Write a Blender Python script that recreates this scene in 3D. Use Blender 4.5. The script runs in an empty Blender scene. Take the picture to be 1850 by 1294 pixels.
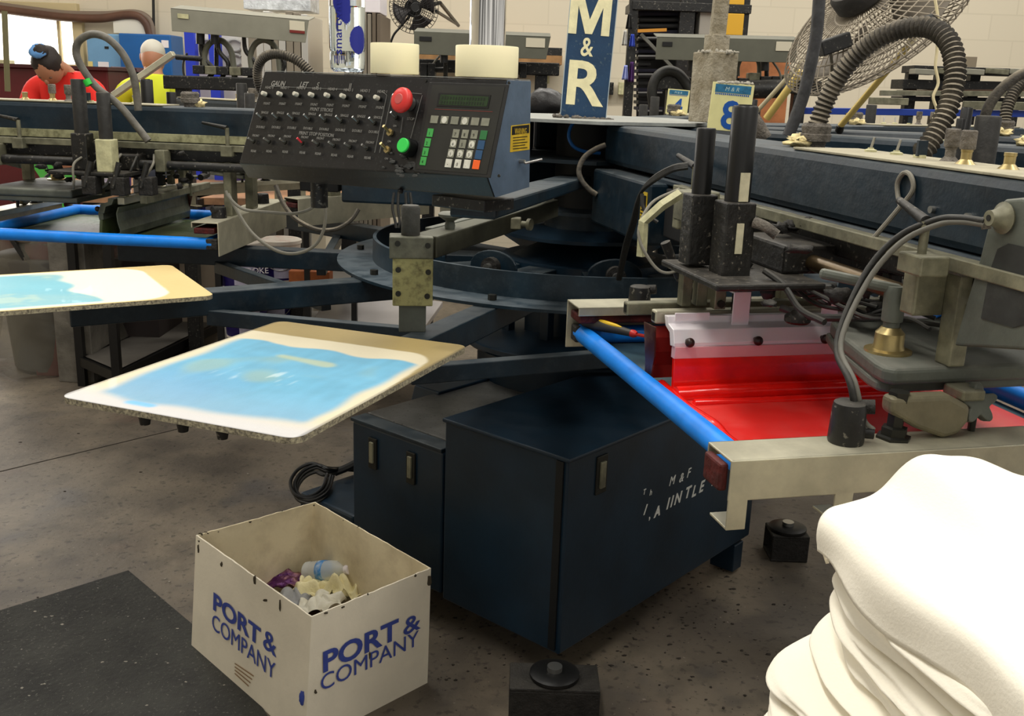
import bpy, bmesh, math, random
import numpy as np
from mathutils import Vector, Matrix
from mathutils.noise import noise as pn
random.seed(4)
SC = bpy.context.scene
COL = SC.collection
V = Vector
# ------------------------------------------------------------- camera
F, HZ, ROLL, H = 1806.0, 158.0, math.radians(1.98), 1.6
PITCH = math.atan((647 - HZ) / F)
fw = V((0, math.cos(PITCH), -math.sin(PITCH)))
r0 = V((1, 0, 0)); u0 = r0.cross(fw)
rt = math.cos(ROLL) * r0 + math.sin(ROLL) * u0
up = -math.sin(ROLL) * r0 + math.cos(ROLL) * u0
CP = V((0, 0, H))
cam = bpy.data.objects.new('camera', bpy.data.cameras.new('camera'))
COL.objects.link(cam)
cam.data.sensor_width = 36; cam.data.lens = 36 * F / 1850
cam.data.clip_start = 0.05; cam.data.clip_end = 100
cam.matrix_world = Matrix(((rt.x, up.x, -fw.x, 0), (rt.y, up.y, -fw.y, 0), (rt.z, up.z, -fw.z, H), (0, 0, 0, 1)))
SC.camera = cam
# ------------------------------------------------------------- view, world, lights
SC.view_settings.view_transform = 'Standard'
SC.view_settings.look = 'None'
SC.view_settings.exposure = 0.0
SC.view_settings.gamma = 1.0
SC.view_settings.use_curve_mapping = False
W_ = bpy.data.worlds.new('world'); SC.world = W_; W_.use_nodes = True
W_.node_tree.nodes['Background'].inputs[0].default_value = (1.0, 0.95, 0.86, 1)
W_.node_tree.nodes['Background'].inputs[1].default_value = 0.48
_n = W_.node_tree.nodes; _l = W_.node_tree.links                # streaky noise added to world brightness for contrast in chrome reflections
_tc = _n.new('ShaderNodeTexCoord'); _mp = _n.new('ShaderNodeMapping'); _mp.inputs['Scale'].default_value = (2.6, 2.6, 0.5)
_nz = _n.new('ShaderNodeTexNoise'); _nz.inputs['Scale'].default_value = 2.2; _nz.inputs['Detail'].default_value = 3
_mr = _n.new('ShaderNodeMapRange'); _mr.inputs[1].default_value = .38; _mr.inputs[2].default_value = .62; _mr.inputs[3].default_value = .08; _mr.inputs[4].default_value = .88
_l.new(_tc.outputs['Generated'], _mp.inputs[0]); _l.new(_mp.outputs[0], _nz.inputs['Vector']); _l.new(_nz.outputs['Fac'], _mr.inputs[0]); _l.new(_mr.outputs[0], _n['Background'].inputs[1])
def area(loc, size, sy, power, rot=(0, 0, 0), color=(1, 0.96, 0.88)):
    d = bpy.data.lights.new('ceiling_or_window_light', 'AREA'); d.shape = 'RECTANGLE'
    d.size = size; d.size_y = sy; d.energy = power; d.color = color
    o = bpy.data.objects.new('ceiling_or_window_light', d); COL.objects.link(o)
    o.location = loc; o.rotation_euler = rot
    return o
area((-0.6, 1.6, 4.0), 0.35, 4.8, 95)
area((2.2, 1.2, 4.0), 0.35, 4.8, 92)
area((-2.8, 4.6, 4.0), 0.35, 4.8, 75)
area((0.6, 6.4, 4.0), 4.8, 0.35, 110)
area((3.9, 5.2, 4.0), 0.35, 4.8, 75)
area((-4.2, 8.0, 2.4), 1.8, 1.2, 60, (math.radians(-90), 0, 0), (1, 0.98, 0.95))  # daylight of the back-wall window, an area lamp standing before it
# ------------------------------------------------------------- pixel helpers (photo frame)
def ray(x, y): return fw + rt * ((x - 925) / F) - up * ((y - 647) / F)
def pz(x, y, z):
    d = ray(x, y); return CP + d * ((z - H) / d.z)
def py(x, y, Y):
    d = ray(x, y); return CP + d * (Y / d.y)
def pp(x, y, P, n):
    d = ray(x, y); n = V(n); return CP + d * ((V(P) - CP).dot(n) / d.dot(n))
def pr(x, y, dist):
    d = ray(x, y); return CP + d * dist
HC = V((0.25, 3.6, 0))
class Frame:
    def __init__(s, deg):
        a = math.radians(deg); s.a = a
        s.e = V((math.sin(a), -math.cos(a), 0)); s.n = V((math.cos(a), math.sin(a), 0))
    def __call__(s, r, l, z): return HC + s.e * r + s.n * l + V((0, 0, z))
    def inv(s, w): v = w - HC; return V((v.dot(s.e), v.dot(s.n), w.z))
    def S(s, x, y, l): return pp(x, y, HC + s.n * l, s.n)
    def R(s, x, y, r): return pp(x, y, HC + s.e * r, s.e)
    def M(s): return Matrix.Translation(HC) @ Matrix.Rotation(s.a - math.pi / 2, 4, 'Z')
K8 = Frame(13.7); KL = Frame(-94.3); K1 = Frame(-22.3); K2 = Frame(-58.3)
# ------------------------------------------------------------- materials
def lin(c):
    c = c / 255.0
    return c / 12.92 if c <= 0.04045 else ((c + 0.055) / 1.055) ** 2.4
def rgb(r, g, b): return (lin(r), lin(g), lin(b), 1)
MATS = {}
def mat(name, col, rough=0.5, metal=0.0, var=0.0, scale=8.0, bump=0.0, bscale=40.0, dust=0.0, dustcol=(150, 148, 140), spec=0.5,
        trans=0.0, emit=0.0, coat=0.0, alpha=1.0, col2=None, thr=0.5, ior=1.45, speck=0.0):
    if name in MATS: return MATS[name]
    m = bpy.data.materials.new(name); m.use_nodes = True; nt = m.node_tree; N = nt.nodes; L = nt.links
    b = N['Principled BSDF']; c = rgb(*col)
    b.inputs['Base Color'].default_value = c; b.inputs['Roughness'].default_value = rough
    b.inputs['Metallic'].default_value = metal; b.inputs['Specular IOR Level'].default_value = spec
    b.inputs['Transmission Weight'].default_value = trans; b.inputs['IOR'].default_value = ior
    b.inputs['Coat Weight'].default_value = coat; b.inputs['Alpha'].default_value = alpha
    if emit: b.inputs['Emission Color'].default_value = c; b.inputs['Emission Strength'].default_value = emit
    tc = N.new('ShaderNodeTexCoord'); out = None
    def nz(s, det=5, rg=0.6):
        n = N.new('ShaderNodeTexNoise'); n.inputs['Scale'].default_value = s; n.inputs['Detail'].default_value = det
        n.inputs['Roughness'].default_value = rg; L.new(tc.outputs['Object'], n.inputs['Vector']); return n
    def mix(a, bcol, fac):
        x = N.new('ShaderNodeMix'); x.data_type = 'RGBA'
        if isinstance(a, tuple): x.inputs['A'].default_value = a
        else: L.new(a, x.inputs['A'])
        if isinstance(bcol, tuple): x.inputs['B'].default_value = bcol
        else: L.new(bcol, x.inputs['B'])
        L.new(fac, x.inputs['Factor']); return x.outputs['Result']
    def ramp(src, lo, hi):
        x = N.new('ShaderNodeMapRange'); x.inputs[1].default_value = lo; x.inputs[2].default_value = hi
        L.new(src, x.inputs[0]); return x.outputs[0]
    if var or col2:
        c2 = rgb(*col2) if col2 else tuple(max(0, k * (1 - var)) for k in c[:3]) + (1,)
        c1 = c if col2 else tuple(min(1, k * (1 + var)) for k in c[:3]) + (1,)
        out = mix(c1, c2, ramp(nz(scale).outputs['Fac'], thr - 0.14, thr + 0.14))
    if speck:
        out = mix(out if out else c, rgb(*dustcol), ramp(nz(bscale * 2.2, 3).outputs['Fac'], 0.62, 0.68))
    if dust:
        g = N.new('ShaderNodeNewGeometry'); s = N.new('ShaderNodeSeparateXYZ'); L.new(g.outputs['Normal'], s.inputs[0])
        a = ramp(s.outputs['Z'], 0.3, 0.95)
        q = N.new('ShaderNodeMath'); q.operation = 'MULTIPLY'; L.new(a, q.inputs[0]); L.new(ramp(nz(14).outputs['Fac'], 0.25, 0.6), q.inputs[1])
        q2 = N.new('ShaderNodeMath'); q2.operation = 'MULTIPLY'; L.new(q.outputs[0], q2.inputs[0]); q2.inputs[1].default_value = dust
        q3 = N.new('ShaderNodeMath'); q3.operation = 'MULTIPLY_ADD'; L.new(ramp(nz(22, 8, .75).outputs['Fac'], 0.5, 0.75), q3.inputs[0])
        q3.inputs[1].default_value = dust * 0.35; L.new(q2.outputs[0], q3.inputs[2])
        out = mix(out if out else c, rgb(*dustcol), q3.outputs[0])
        rr = N.new('ShaderNodeMath'); rr.operation = 'MULTIPLY_ADD'; L.new(q3.outputs[0], rr.inputs[0]); rr.inputs[1].default_value = 0.5; rr.inputs[2].default_value = rough
        L.new(rr.outputs[0], b.inputs['Roughness'])
    if out: L.new(out, b.inputs['Base Color'])
    if bump:
        bp = N.new('ShaderNodeBump'); bp.inputs['Strength'].default_value = bump; bp.inputs['Distance'].default_value = 0.01
        L.new(nz(bscale).outputs['Fac'], bp.inputs['Height']); L.new(bp.outputs[0], b.inputs['Normal'])
    MATS[name] = m; return m
def attr_mat(name, rough=0.6, bump=0.1, bscale=60, coat=0.0, metal=0.0):
    m = mat(name, (200, 200, 200), rough, metal, bump=bump, bscale=bscale, coat=coat)
    nt = m.node_tree; a = nt.nodes.new('ShaderNodeAttribute'); a.attribute_name = 'paint'
    nt.links.new(a.outputs['Color'], nt.nodes['Principled BSDF'].inputs['Base Color']); return m
navy = mat('navy_paint', (11, 31, 43), 0.40, var=0.4, scale=5, dust=0.42, dustcol=(92, 97, 97), bump=0.10)
navy2 = mat('navy_cabinet_paint', (14, 35, 50), 0.36, var=0.3, scale=3, dust=0.12, dustcol=(60, 68, 76), bump=0.05)
blk = mat('black_metal', (20, 20, 20), 0.45, var=0.3, dust=0.35, dustcol=(100, 96, 88), bump=0.15, speck=1)
blk2 = mat('black_plastic', (14, 14, 14), 0.4, bump=0.03)
grime = mat('oily_grime', (30, 28, 26), 0.6, var=0.5, scale=30, bump=0.5, bscale=90, dust=0.3, dustcol=(96, 92, 84))
alu = mat('worn_aluminium', (194, 189, 166), 0.42, 0.55, var=0.15, scale=12, dust=0.2, dustcol=(150, 148, 138), bump=0.06)
alud = mat('dirty_aluminium', (120, 118, 98), 0.5, 0.35, var=0.35, scale=18, dust=0.3, dustcol=(120, 116, 104), bump=0.15)
white_alu = mat('bright_aluminium', (240, 234, 238), 0.35, 0.12)
pink_alu = mat('red_reflection_aluminium', (236, 186, 192), 0.35, 0.1)  # pink is red ink mirrored in the metal, put into the colour
gray = mat('grey_cast_metal', (92, 96, 88), 0.55, 0.2, var=0.2, scale=9, dust=0.45, dustcol=(150, 148, 138), bump=0.12)
rail_gray = mat('grey_powder_coat', (98, 98, 86), 0.5, 0.1, var=0.12, scale=4, dust=0.3, dustcol=(120, 118, 108))
rail_light = mat('light_grey_powder_coat', (140, 138, 124), 0.5, 0.1, var=0.12, scale=4, dust=0.3, dustcol=(150, 146, 134))
brass = mat('brass', (176, 158, 110), 0.35, 0.8, var=0.2, scale=20)
bronze = mat('oiled_bronze_shaft', (96, 80, 56), 0.3, 0.8, var=0.3, scale=9)
chrome = mat('polished_chrome', (235, 235, 235), 0.08, 1.0)
steel = mat('steel', (170, 170, 166), 0.3, 0.9)
bolt = mat('dark_bolt_steel', (50, 50, 46), 0.4, 0.7)
blue_tube = mat('bright_blue_enamel', (16, 132, 236), 0.42, var=0.12, scale=14)
red_ink = mat('wet_red_ink', (236, 26, 18), 0.22, var=0.12, scale=14, bump=0.15, bscale=18, coat=0.6)
red_film = mat('red_ink_film', (222, 40, 34), 0.35, col2=(226, 84, 78), scale=4, thr=0.55, bump=0.04, coat=0.3)
dark_red = mat('dried_dark_red_ink', (70, 12, 10), 0.6, var=0.5, scale=40, bump=0.5)
green_ink = mat('green_ink', (58, 84, 34), 0.5, col2=(88, 92, 64), scale=6, thr=0.45, bump=0.3)
rubber = mat('dusty_black_hose', (62, 58, 52), 0.7, var=0.3, scale=25, dust=1.0, dustcol=(158, 148, 130), bump=0.4, bscale=120)
hose_b = mat('black_hose', (34, 34, 32), 0.5, dust=0.4, dustcol=(110, 106, 98), bump=0.15)
cord = mat('grey_air_line', (120, 116, 104), 0.6, dust=0.3, bump=0.2)
cream = mat('cream_paint', (190, 186, 146), 0.6, var=0.2, scale=30, bump=0.2, dust=0.2)
cream_stain = mat('cream_paint_stained', (160, 158, 122), 0.6, col2=(96, 94, 66), scale=34, thr=0.58, bump=0.2)
card = mat('cream_number_card', (228, 222, 160), 0.6, var=0.05, scale=20)
lblue = mat('blue_print', (24, 84, 168), 0.5)
lettercream = mat('cream_lettering', (238, 230, 186), 0.7, var=0.08, scale=30, bump=0.2)
fluff = mat('grey_lint', (112, 106, 98), 0.95, var=0.4, scale=40, bump=0.8, bscale=150)
white = mat('white_cotton', (250, 244, 228), 0.85, bump=0.15, bscale=260)
tape_m = mat('masking_tape', (255, 246, 204), 0.6, bump=0.05)
wallm = mat('painted_block_wall', (214, 200, 172), 0.8, var=0.04, scale=1.2)
woodm = mat('plywood', (150, 112, 70), 0.6, var=0.2, scale=12)
# ------------------------------------------------------------- mesh builder
WM = {}
def frame_axes(z, x=None):
    z = z.normalized(); x = x or (V((0, 0, 1)) if abs(z.z) < 0.95 else V((1, 0, 0)))
    y = z.cross(x).normalized(); x = y.cross(z).normalized(); return x, y, z
class MB:
    def __init__(s): s.v = []; s.f = []; s.c = None
    def add(s, vs, fs):
        k = len(s.v); s.v += [V(p) for p in vs]; s.f += [tuple(i + k for i in f) for f in fs]; return s
    def box(s, c, h, ax=None):
        X, Y, Z = ax or (V((1, 0, 0)), V((0, 1, 0)), V((0, 0, 1))); c = V(c)
        p = [c + X * (a * h[0]) + Y * (b * h[1]) + Z * (d * h[2]) for a in (-1, 1) for b in (-1, 1) for d in (-1, 1)]
        return s.add(p, [(0, 1, 3, 2), (4, 6, 7, 5), (0, 4, 5, 1), (2, 3, 7, 6), (0, 2, 6, 4), (1, 5, 7, 3)])
    def fbox(s, K, r, l, z):      # box in a head frame: ranges
        return s.box(K((r[0] + r[1]) / 2, (l[0] + l[1]) / 2, (z[0] + z[1]) / 2), ((r[1] - r[0]) / 2, (l[1] - l[0]) / 2, (z[1] - z[0]) / 2), (K.e, K.n, V((0, 0, 1))))
    def bar(s, p, q, w, h, upv=None):   # w across, h along up
        p, q = V(p), V(q); d = q - p; x, y, z = frame_axes(d, upv)
        return s.box((p + q) / 2, (h / 2, w / 2, d.length / 2), (x, y, z))
    def cyl(s, p, q, r1, r2=None, n=20, cap=True):
        p, q = V(p), V(q); r2 = r1 if r2 is None else r2; x, y, z = frame_axes(q - p)
        vs = []
        for c, r in ((p, r1), (q, r2)):
            vs += [c + x * (r * math.cos(2 * math.pi * i / n)) + y * (r * math.sin(2 * math.pi * i / n)) for i in range(n)]
        fs = [(i, (i + 1) % n, n + (i + 1) % n, n + i) for i in range(n)]
        if cap: fs += [tuple(range(n))[::-1], tuple(range(n, 2 * n))]
        return s.add(vs, fs)
    def lathe(s, o, prof, n=28, axis=(0, 0, 1), closed=False):   # prof (radius, height)
        o = V(o); x, y, z = frame_axes(V(axis)); k = len(prof); vs = []
        for r, h in prof: vs += [o + z * h + x * (r * math.cos(2 * math.pi * i / n)) + y * (r * math.sin(2 * math.pi * i / n)) for i in range(n)]
        fs = []
        for j in range(k if closed else k - 1):
            j2 = (j + 1) % k
            fs += [(j * n + i, j * n + (i + 1) % n, j2 * n + (i + 1) % n, j2 * n + i) for i in range(n)]
        if not closed:
            fs += [tuple(range(n))[::-1], tuple(range((k - 1) * n, k * n))]
        return s.add(vs, fs)
    def tube(s, pts, r, n=10, sub=6, closed=False, ridge=0.0, pitch=0.012, cap=True):
        P = [V(p) for p in pts]; Q = []
        m = len(P)
        if m > 2 and sub > 1:
            for i in range(m if closed else m - 1):
                a = P[(i - 1) % m] if (closed or i > 0) else P[0] * 2 - P[1]
                b = P[i]; c = P[(i + 1) % m]
                d = P[(i + 2) % m] if (closed or i + 2 < m) else P[-1] * 2 - P[-2]
                for k in range(sub):
                    t = k / sub
                    Q.append(0.5 * ((2 * b) + (c - a) * t + (2 * a - 5 * b + 4 * c - d) * t * t + (3 * b - a - 3 * c + d) * t ** 3))
            if not closed: Q.append(P[-1])
        else: Q = P
        if ridge:   # resample at half pitch
            R = [Q[0]]; acc = 0; step = pitch / 2
            for a, b in zip(Q, Q[1:]):
                L = (b - a).length; t = step - acc
                while t <= L: R.append(a + (b - a) * (t / L)); t += step
                acc = L - (t - step)
            Q = R
        m = len(Q); k0 = len(s.v); x = None; vs = []
        for i, q in enumerate(Q):
            a = Q[(i - 1) % m] if (closed or i > 0) else Q[i]; b = Q[(i + 1) % m] if (closed or i < m - 1) else Q[i]
            t = (b - a).normalized()
            if x is None: x = frame_axes(t)[0]
            x = (x - t * x.dot(t)).normalized(); y = t.cross(x)
            rr = r + (ridge if i % 2 else 0)
            vs += [q + x * (rr * math.cos(2 * math.pi * j / n)) + y * (rr * math.sin(2 * math.pi * j / n)) for j in range(n)]
        fs = []
        for i in range(m if closed else m - 1):
            i2 = (i + 1) % m
            fs += [(i * n + j, i * n + (j + 1) % n, i2 * n + (j + 1) % n, i2 * n + j) for j in range(n)]
        if not closed and cap: fs += [tuple(range(n))[::-1], tuple(range((m - 1) * n, m * n))]
        return s.add(vs, fs)
    def prism(s, poly, d):        # poly: 3D points planar, extrude by d
        P = [V(p) for p in poly]; d = V(d); n = len(P)
        return s.add(P + [p + d for p in P], [tuple(range(n))[::-1], tuple(range(n, 2 * n))] + [(i, (i + 1) % n, n + (i + 1) % n, n + i) for i in range(n)])
    def ell(s, c, r, n=16, m=10, ax=None, warp=0, seed=0):
        c = V(c); X, Y, Z = ax or (V((1, 0, 0)), V((0, 1, 0)), V((0, 0, 1))); vs = []
        for j in range(1, m):
            t = math.pi * j / m
            for i in range(n):
                a = 2 * math.pi * i / n; d = V((math.sin(t) * math.cos(a), math.sin(t) * math.sin(a), math.cos(t)))
                k = 1 + (warp * pn(d * 2.3 + V((seed, 0, 0))) if warp else 0)
                vs.append(c + (X * d.x * r[0] + Y * d.y * r[1] + Z * d.z * r[2]) * k)
        vs += [c + Z * r[2], c - Z * r[2]]; fs = []
        for j in range(m - 2): fs += [(j * n + i, (j + 1) * n + i, (j + 1) * n + (i + 1) % n, j * n + (i + 1) % n) for i in range(n)]
        T = len(vs) - 2
        fs += [(T, i, (i + 1) % n) for i in range(n)] + [(T + 1, (m - 2) * n + (i + 1) % n, (m - 2) * n + i) for i in range(n)]
        return s.add(vs, fs)
    def grid(s, fn, nu, nv):
        vs = [fn(i / nu, j / nv) for j in range(nv + 1) for i in range(nu + 1)]; w = nu + 1
        return s.add(vs, [(j * w + i, j * w + i + 1, (j + 1) * w + i + 1, (j + 1) * w + i) for j in range(nv) for i in range(nu)])
    def build(s, name, m, parent=None, smooth=False, bev=0.0, origin=None, seg=2, solid=0.0, sub=0, recalc=True, paint=None):
        me = bpy.data.meshes.new(name)
        if parent is None:
            if origin is None:
                o = V((sum(p.x for p in s.v) / len(s.v), sum(p.y for p in s.v) / len(s.v), min(p.z for p in s.v)))
            else: o = V(origin)
            Mw = Matrix.Translation(o)
        else: Mw = WM[parent.name]
        I = Mw.inverted()
        me.from_pydata([I @ p for p in s.v], [], s.f); me.materials.append(m)
        if recalc:
            b = bmesh.new(); b.from_mesh(me); bmesh.ops.recalc_face_normals(b, faces=b.faces); b.to_mesh(me); b.free()
        if paint is not None:
            at = me.color_attributes.new('paint', 'FLOAT_COLOR', 'POINT')
            at.data.foreach_set('color', np.asarray(paint, dtype=np.float32).ravel())
        ob = bpy.data.objects.new(name, me); COL.objects.link(ob)
        if parent is None: ob.location = Mw.translation; WM[ob.name] = Mw
        else: ob.parent = parent; WM[ob.name] = Mw
        if smooth:
            me.polygons.foreach_set('use_smooth', [True] * len(me.polygons))
            if smooth != 'all': me.set_sharp_from_angle(angle=math.radians(40))
        if solid:
            md = ob.modifiers.new('solid', 'SOLIDIFY'); md.thickness = solid
        if bev:
            md = ob.modifiers.new('bevel', 'BEVEL'); md.width = bev; md.segments = seg; md.limit_method = 'ANGLE'; md.angle_limit = math.radians(40)
        if sub:
            md = ob.modifiers.new('subsurf', 'SUBSURF'); md.levels = sub; md.render_levels = sub
        return ob
def tag(o, label, cat, group=None, kind=None):
    o['label'] = label; o['category'] = cat
    if group: o['group'] = group
    if kind: o['kind'] = kind
    return o
def struct(o): o['kind'] = 'structure'; return o
def thing(name, loc, label, cat, group=None, M=None):
    o = bpy.data.objects.new(name, None); COL.objects.link(o); o.empty_display_size = 0.05
    Mw = M if M is not None else Matrix.Translation(V(loc))
    o.matrix_world = Mw; WM[o.name] = Mw.copy()
    return tag(o, label, cat, group)
def children(o): return [c for c in bpy.data.objects if c.parent == o]
def dup(root, Mw, label=None, parent=None):
    c = root.copy(); COL.objects.link(c)
    if parent is None:
        c.matrix_world = Mw; WM[c.name] = Mw.copy()
        if label: c['label'] = label
    else: c.parent = parent
    for ch in children(root): dup(ch, None, None, c)
    return c
def text(body, o, u, v, size, m, name='lettering', parent=None, ext=0.0006, bold=0.0, align='LEFT', sx=1.0, shear=0.0, space=1.0):
    """lettering: origin o, u = reading direction, v = up direction"""
    cu = bpy.data.curves.new('t', 'FONT'); cu.body = body; cu.size = size; cu.extrude = ext; cu.offset = bold; cu.align_x = align
    cu.shear = shear; cu.space_character = space; cu.resolution_u = 3
    to = bpy.data.objects.new('t', cu); COL.objects.link(to)
    dg = bpy.context.evaluated_depsgraph_get(); me = bpy.data.meshes.new_from_object(to.evaluated_get(dg))
    u = V(u).normalized(); v = V(v).normalized(); w = u.cross(v)
    mb = MB(); mb.add([V(o) + u * (p.co.x * sx) + v * p.co.y + w * p.co.z for p in me.vertices], [tuple(q.vertices) for q in me.polygons])
    bpy.data.objects.remove(to); bpy.data.curves.remove(cu); bpy.data.meshes.remove(me)
    return mb.build(name, m, parent, recalc=False)
X, Y, Z = V((1, 0, 0)), V((0, 1, 0)), V((0, 0, 1))
# ============================================================= SETTING
floor_m = mat('concrete_floor', (118, 108, 94), 0.55, bump=0.3, bscale=30, col2=(88, 80, 71), scale=1.6, thr=0.5)
def floor_nodes(m):
    nt = m.node_tree; N = nt.nodes; L = nt.links; b = N['Principled BSDF']
    src = b.inputs['Base Color'].links[0].from_socket; tc = N.new('ShaderNodeTexCoord')
    def layer(src, col, sc, lo, hi, amt, det=4, seed=0):
        n = N.new('ShaderNodeTexNoise'); n.inputs['Scale'].default_value = sc; n.inputs['Detail'].default_value = det
        mp = N.new('ShaderNodeMapping'); mp.inputs['Location'].default_value = (seed, seed * 2, 0)
        L.new(tc.outputs['Object'], mp.inputs[0]); L.new(mp.outputs[0], n.inputs['Vector'])
        r = N.new('ShaderNodeMapRange'); r.inputs[1].default_value = lo; r.inputs[2].default_value = hi; r.inputs[4].default_value = amt
        L.new(n.outputs['Fac'], r.inputs[0]); x = N.new('ShaderNodeMix'); x.data_type = 'RGBA'
        L.new(src, x.inputs['A']); x.inputs['B'].default_value = rgb(*col); L.new(r.outputs[0], x.inputs['Factor']); return x.outputs['Result']
    src = layer(src, (136, 124, 106), 3.0, 0.5, 0.7, 0.8, 7, 3)
    src = layer(src, (74, 68, 60), 7.0, 0.52, 0.68, 0.5, 8, 13)
    src = layer(src, (112, 70, 60), 1.3, 0.58, 0.72, 0.45, 3, 9)
    src = layer(src, (60, 66, 78), 2.2, 0.6, 0.7, 0.4, 4, 21)
    src = layer(src, (44, 40, 36), 38, 0.58, 0.68, 0.55, 8, 2)
    src = layer(src, (34, 32, 30), 90, 0.66, 0.7, 0.9, 5, 5)
    src = layer(src, (150, 140, 128), 70, 0.7, 0.73, 0.8, 3, 40)
    L.new(src, b.inputs['Base Color'])
floor_nodes(floor_m)
mb = MB(); mb.box((0, 4.5, -0.05), (5.5, 6.0, 0.05)); struct(mb.build('floor', floor_m))
mb = MB(); mb.box((0, 8.65, 1.75), (5.5, 0.05, 1.85)); 
def block_wall(m):
    nt = m.node_tree; N = nt.nodes; L = nt.links; b = N['Principled BSDF']
    br = N.new('ShaderNodeTexBrick'); tc = N.new('ShaderNodeTexCoord'); mp = N.new('ShaderNodeMapping')
    mp.inputs['Rotation'].default_value = (math.radians(90), 0, 0)
    L.new(tc.outputs['Object'], mp.inputs[0]); L.new(mp.outputs[0], br.inputs['Vector'])
    br.inputs['Color1'].default_value = rgb(214, 204, 182); br.inputs['Color2'].default_value = rgb(211, 201, 179); br.inputs['Mortar'].default_value = rgb(205, 195, 173)
    br.inputs['Scale'].default_value = 1; br.inputs['Mortar Size'].default_value = 0.006; br.inputs['Brick Width'].default_value = 0.4; br.inputs['Row Height'].default_value = 0.2
    L.new(br.outputs[0], b.inputs['Base Color'])
block_wall(wallm)
struct(mb.build('wall_back', wallm))
mb = MB(); mb.box((-5.45, 4.5, 1.75), (0.05, 5.9, 1.85)); struct(mb.build('wall_left', wallm))
# window in the back wall, upper left
p0 = py(-60, 122, 8.6); p1 = py(134, 30, 8.6)
mb = MB(); mb.box(((p0.x + p1.x) / 2, 8.592, (p0.z + p1.z) / 2), ((p1.x - p0.x) / 2, 0.006, (p1.z - p0.z) / 2))
win = mb.build('window_1', mat('daylight_glass', (255, 252, 240), 0.2, emit=2.2)); struct(win)
mb = MB(); tk = 0.05
mb.box(((p0.x + p1.x) / 2, 8.575, p1.z + tk), ((p1.x - p0.x) / 2 + .05, 0.03, tk)); mb.box((p1.x + 0.04, 8.575, (p0.z + p1.z) / 2), (0.04, 0.03, (p1.z - p0.z) / 2))
mb.box((p1.x - 0.12, 8.575, (p0.z + p1.z) / 2), (0.012, 0.02, (p1.z - p0.z) / 2)); mb.box(((p0.x + p1.x) / 2, 8.56, p0.z - .03), ((p1.x - p0.x) / 2 + .05, 0.05, .03))
struct(mb.build('window_frame', mat('tan_window_frame', (196, 180, 140), 0.6), win, bev=0.005))
# floor joint
a = pz(-40, 862, 0); b = pz(520, 728, 0)
mb = MB(); mb.bar(a + Z * .0008, b + Z * .0008, 0.006, 0.0016, Z); struct(mb.build('trim_1', mat('floor_joint_filler', (48, 42, 36), 0.9)))
# dark rubber mat
q = [pz(-120, 1142, 0), pz(232, 1032, 0), pz(420, 1190, 0), pz(560, 1420, 0), pz(0, 1700, 0), pz(-300, 1500, 0)]
mb = MB(); mb.prism(q, Z * 0.004)
tag(mb.build('floor_mat', mat('dark_grimy_mat', (58, 58, 54), 0.8, col2=(40, 40, 38), scale=5, thr=0.48, bump=0.7, bscale=55, dustcol=(92, 90, 84), speck=1), bev=0.002),
    'dark grey worn floor mat lying on the concrete left of the white carton', 'floor mat')
# ============================================================= PRESS BASE
ca = math.radians(-40.6); cx_ = V((math.cos(ca), math.sin(ca), 0)); cy_ = V((-math.sin(ca), math.cos(ca), 0)); cax = (cx_, cy_, Z)
K = V((0.154, 2.405, 0.13))                         # near bottom corner of the tall cabinet
press = thing('press_base', (K.x, K.y, 0), 'dark navy steel base cabinets and column of the printing press, with worn white lettering', 'printing press base')
def cbox(a0, a1, b0, b1, z0, z1):                  # box in cabinet axes from corner K
    m = MB(); c = K + cx_ * ((a0 + a1) / 2) + cy_ * ((b0 + b1) / 2); c = V((c.x, c.y, (z0 + z1) / 2))
    return m.box(c, ((a1 - a0) / 2, (b1 - b0) / 2, (z1 - z0) / 2), cax)
tall = cbox(-0.445, 0, 0, 1.07, 0.118, 0.68).build('tall_cabinet', navy2, press, bev=0.006)
cbox(-0.035, -0.012, -0.006, 0.002, 0.13, 0.675).build('corner_seam', mat('seam_black', (5, 9, 13), 0.5), tall)
cbox(-0.452, 0.006, -0.006, 1.08, 0.675, 0.687).build('top_lid', navy2, tall, bev=0.004)
low = cbox(-0.85, -0.452, 0.0, 1.05, 0.13, 0.578).build('low_cabinet', navy2, press, bev=0.006)
top_sheet = mat('grey_lid_paint', (100, 100, 98), 0.30, var=0.25, scale=7, bump=0.05, metal=0.3, speck=1, dustcol=(38, 38, 36))
cbox(-0.856, -0.455, -0.004, 0.06, 0.578, 0.590).build('front_lid', navy, low, bev=0.003)
cbox(-0.856, -0.455, 0.066, 0.62, 0.578, 0.590).build('middle_lid', top_sheet, low, bev=0.003)
cbox(-0.98, -0.455, 0.63, 1.25, 0.578, 0.592).build('rear_lid', mat('lid_glare_white', (228, 227, 224), 0.28, var=.06, scale=4, metal=.2, speck=1, dustcol=(90, 88, 84)), low, bev=0.003)  # near-white colour paints the glare of reflected light on this lid
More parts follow.
